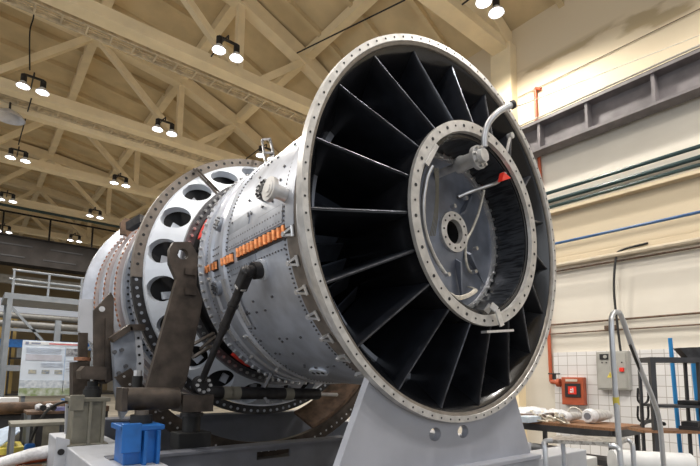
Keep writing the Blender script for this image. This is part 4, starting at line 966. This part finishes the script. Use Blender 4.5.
# scaffold working platform
t = thing('scaffold_platform', (-1.7, 10, 0), 'pale grey scaffold platform with railing at the left', 'scaffold')
Y0 = 9.6
def sc(px, py, y=Y0): return at(px, py, 1, y)
lx = sc(10, 300).x; ztop = sc(12, 298).z
for x in (lx, lx + 1.6, lx + 3.2):
    for y in (Y0, Y0 + 1.2): MB().bar((x, y, 0), (x, y, ztop), .09, .09, up=(1, 0, 0)).build('post', SCAFF, t, smooth=False)
MB().box((lx - .1, Y0 - .05, ztop - .02), (lx + 3.4, Y0 + 1.3, ztop + .10)).build('deck', SCAFF, t, smooth=False)
zr = sc(15, 270).z
MB().tube([(lx, Y0, zr), (lx + 3.4, Y0, zr)], .025, 8).tube([(lx, Y0, (zr + ztop) / 2), (lx + 3.4, Y0, (zr + ztop) / 2)], .02, 8).tube([(lx, Y0 + 1.2, zr), (lx + 3.4, Y0 + 1.2, zr)], .025, 8).build('guard_rail', SCAFF, t)
for k in range(5): MB().bar((lx + .03 + k * .62, Y0, ztop), (lx + .03 + k * .62, Y0, zr), .04, .04, up=(1, 0, 0)).build('rail_post', SCAFF, t, smooth=False)
MB().bar((lx, Y0, ztop - .15), (lx + .85, Y0, ztop - 1.1), .05, .05).build('brace', SCAFF, t, smooth=False)
MB().bar((lx + 1.6, Y0, ztop - .9), (lx + .9, Y0, ztop - 1.4), .05, .05).build('brace', SCAFF, t, smooth=False)
zm = sc(20, 330).z
MB().bar((lx, Y0, zm), (lx + 3.2, Y0, zm), .05, .06).bar((lx, Y0, sc(8, 368).z), (lx + .5, Y0, sc(8, 368).z), .08, .12).build('mid_rail', SCAFF, t, smooth=False)
MB().box((lx + .82, Y0 - .1, zm - .25), (lx + .93, Y0 + .0, zm + .25)).build('pale_bag', SCAFF, t, smooth=False)
# poster board
PY = 8.6
def po(u, v): # u 0..1 across, v 0..1 down
    a, b = at(23, 340, 1, PY), at(86, 342, 1, PY); c = at(20.5, 396, 1, PY)
    return V((a.x + (b.x - a.x) * u, PY, a.z + (c.z - a.z) * v))
t = thing('poster_board', (po(.5, 1).x, PY, 0), 'large pale blue printed information poster on a stand', 'poster')
def pq(u0, v0, u1, v1, nm, m, dy=.012):
    a, b = po(u0, v0), po(u1, v1); MB().box((a.x, PY - dy, b.z), (b.x, PY - dy + .01, a.z)).build(nm, m, t, smooth=False)
a, b = po(0, 0), po(1, 1); MB().box((a.x, PY, b.z), (b.x, PY + .03, a.z)).build('panel', POSTER, t, smooth=False)
pq(.02, .02, .98, .07, 'header_strip', WHITEP, .011)
pq(.04, .025, .09, .075, 'emblem', INK, .014); pq(.13, .035, .27, .06, 'title_print', INK); pq(.4, .035, .97, .06, 'title_print', INKR)
for k in range(5): pq(.06, .13 + k * .022, .60, .138 + k * .022, 'text_print', mat('faint_ink', (.60, .66, .76), .7))
pq(.06, .25, .62, .36, 'grey_table_print', mat('table_print', (.52, .53, .60), .7)); 
for k in range(4): pq(.30, .40 + k * .022, .64, .408 + k * .022, 'text_print', mat('faint_ink', (.60, .66, .76), .7))
for u in (.12, .32, .52): pq(u, .53, u + .12, .60, 'photo_print', PHOTO)
pq(.68, .12, .97, .26, 'engine_photo_print', mat('engine_print', (.45, .47, .5), .6, c2=(.12, .12, .14), scale=18))
pq(.665, .1, .675, .95, 'divider_print', mat('divider_ink', (.45, .58, .78), .7))
for k in range(5): pq(.70, .34 + k * .05, .95, .36 + k * .05, 'text_print', mat('faint_ink', (.60, .66, .76), .7))
pq(.0, .72, 1, .86, 'skyline_print', mat('skyline', (.45, .52, .60), .7, c2=(.72, .77, .82), scale=16)); pq(.0, .86, 1, 1, 'meadow_print', PHOTOG)
for u in (.08, .92): a = po(u, 1); MB().box((a.x - .03, PY + .03, 0), (a.x + .03, PY + .09, a.z + .1)).build('stand_leg', SCAFF, t, smooth=False)
# rusty tubes across, tables and clutter at the lower left
t0 = at(-6, 409, 1, 6.3); t1 = at(74, 406, 1, 6.3)
tag(MB().cyl((t0.x - 1.5, 6.3, t0.z), (t1.x, 6.3, t1.z), .085, n=18).build('rusty_pipe', RUSTY), 'thick rusty pipe lying across the trestles at the left edge', 'pipe')
tag(MB().cyl((t0.x - 1.5, 6.55, t0.z - .02), (t1.x + .1, 6.55, t1.z + .02), .06, n=18).build('rusty_pipe', mat('pale_rust', (.30, .20, .12), .6)), 'thinner paler rusty pipe just behind the thick one', 'pipe')
t = thing('pipe_trestle', (-2.4, 6.4, 0), 'low dark trestle carrying the two rusty pipes', 'trestle')
zz = t0.z - .09
for x in (-3.2, -2.2): MB().box((x - .06, 6.2, 0), (x + .06, 6.7, zz)).build('leg', STANDB, t, smooth=False)
def table(px0, px1, py, y, z, dpt, lab, m):
    a, b = at(px0, py, 1, y), at(px1, py, 1, y); z = a.z
    t = thing('steel_table', ((a.x + b.x) / 2, y, 0), lab, 'table', 'grey steel tables at the left')
    MB().box((a.x, y, z - .04), (b.x, y + dpt, z)).build('table_top', m, t, smooth=False, bevel=.005)
    for x in (a.x + .03, b.x - .03):
        for yy in (y + .03, y + dpt - .03): MB().box((x - .02, yy - .02, 0), (x + .02, yy + .02, z - .04)).build('leg', SCAFF, t, smooth=False)
    MB().box((a.x + .02, y + .03, .35), (b.x - .02, y + dpt - .03, .38)).build('lower_shelf', OLIVE, t, smooth=False)
    return a, b, z
ta, tb2, tz = table(11, 70, 424, 4.6, .85, .5, 'near grey steel table with thin legs at lower left', OLIVE)
tc_, td_, tz2 = table(27, 80, 412, 5.35, .9, .5, 'farther grey steel table carrying small shop parts', RUSTY)
R = random.Random(8)
for i, (px, m_, cat_, lab) in enumerate(((40, PLASTIC, 'bag', 'white plastic bag of parts on the farther steel table'), (50, PLASTIC, 'bag', 'second white plastic bag beside the first on the steel table'))):
    c = at(px, 411, 1, 5.5); tag(blob(MB(), (c.x, 5.65, tz2), .05, .08, .045, 20 + i, .2).build('parts_bag', m_), lab, cat_, 'bags on the steel table')
for i, px in enumerate((43, 53)):
    c = at(px, 411, 1, 5.42); tag(MB().cyl((c.x, 5.4, tz2 + .045), (c.x, 5.47, tz2 + .045), .04, n=14).build('bearing_ring', DARK), ('left' if i == 0 else 'right') + ' small black bearing ring on the farther steel table', 'ring', 'bearing rings on the steel table')
c = at(60, 411, 1, 5.42); tag(MB().box((c.x - .06, 5.4, tz2), (c.x + .06, 5.5, tz2 + .05)).build('blue_box', mat('violet_box', (.22, .22, .45), .5), smooth=False), 'small violet box on the farther steel table', 'box')
tag(MB().cyl((ta.x + .1, 4.75, .425), (tb2.x - .06, 4.95, .425), .04, n=12).build('red_rod', HOSE), 'dark red rod lying on the near table lower shelf', 'rod')
# sheets and rolls at the lower left corner
p = [at(-4, 432, 1, 5.7), at(18, 424, 1, 5.7), at(20, 432, 1, 5.25), at(0, 447, 1, 5.25)]
tag(MB().prism(p, (0, 0, .02)).build('blue_sheet', mat('pale_blue_sheet', (.50, .60, .75), .5), smooth=False), 'pale blue sheet sloping at the left edge', 'sheet')
zf = at(10, 450, 1, 5.2).z
tag(MB().box((-3.2, 5.15, zf - .05), (at(23, 448, 1, 5.3).x, 5.8, zf + .03)).build('yellow_sheet', YELLOW, smooth=False), 'bright yellow folded sheet at the left edge', 'sheet')
tag(MB().box((-3.2, 5.15, 0), (at(23, 448, 1, 5.3).x - .02, 5.8, zf - .05)).build('low_crate', WOOD, smooth=False), 'low brown crate beneath the yellow sheet', 'crate')
c = at(26, 452, 1, 5.2); tag(MB().box((c.x - .035, 5.0, 0), (c.x + .08, 5.13, c.z + .12)).build('blue_canister', BLUE, smooth=False, bevel=.02), 'blue canister beside the yellow sheet', 'canister')
a, b = at(-2, 464, 1, 4.2), at(58, 450, 1, 4.35)
tag(MB().tube([a, a.lerp(b, .5) + V((0, 0, .02)), b], [.06, .07, .08], 14).build('wrapped_bundle', PLASTIC), 'long white plastic wrapped bundle along the bottom left', 'bundle')
tag(MB().box((-3.2, 4.1, 0), (-2.2, 4.4, a.z - .07)).build('timber_stack', WOOD, smooth=False), 'brown timber block under the white wrapped bundle', 'block')
wire('bent_hose', [at(31, 440, 1, 5.2), at(38, 424, 1, 5.2), at(48, 410, 1, 5.25), at(60, 403, 1, 5.3), at(76, 400, 1, 5.4)], .018, 'dark bent hose arching over the steel tables at lower left', CABLE, 'hose')
t = thing('machine_bed', (-2.2, 7.6, 0), 'long dark machine bed standing beneath the poster board', 'machine')
MB().box((-5.5, 7.3, 0), (-.9, 8.2, .82)).build('bed', STANDB, t, smooth=False, bevel=.02)
MB().box((-5.5, 7.25, .82), (-.9, 8.25, .92)).build('slideway', RUSTY, t, smooth=False, bevel=.01)
for x in (-2.75, -2.3, -1.9): MB().box((x, 7.27, .2), (x + .3, 7.3, .6)).build('access_panel', OLIVE, t, smooth=False)
for x, h_, m_, lab in ((-2.55, .16, WHITEP, 'white carton on the dark machine bed, first from the left edge'), (-1.6, .12, BLUE, 'small blue case on the dark machine bed near the olive pedestal')):
    tag(MB().box((x, 7.5, .92), (x + .3, 7.8, .92 + h_)).build('parts_box', m_, smooth=False, bevel=.008), lab, 'box')
for k, lab in enumerate(('lower brown timber plank on the floor behind the steel tables', 'upper brown timber plank lying on the other plank behind the steel tables')):
    tag(MB().box((-3.4 + k * .15, 5.93, k * .2), (-1.9 + k * .05, 6.14, k * .2 + .2)).build('timber_plank', RUSTY, smooth=False, bevel=.006), lab, 'plank', 'timber planks behind the tables')
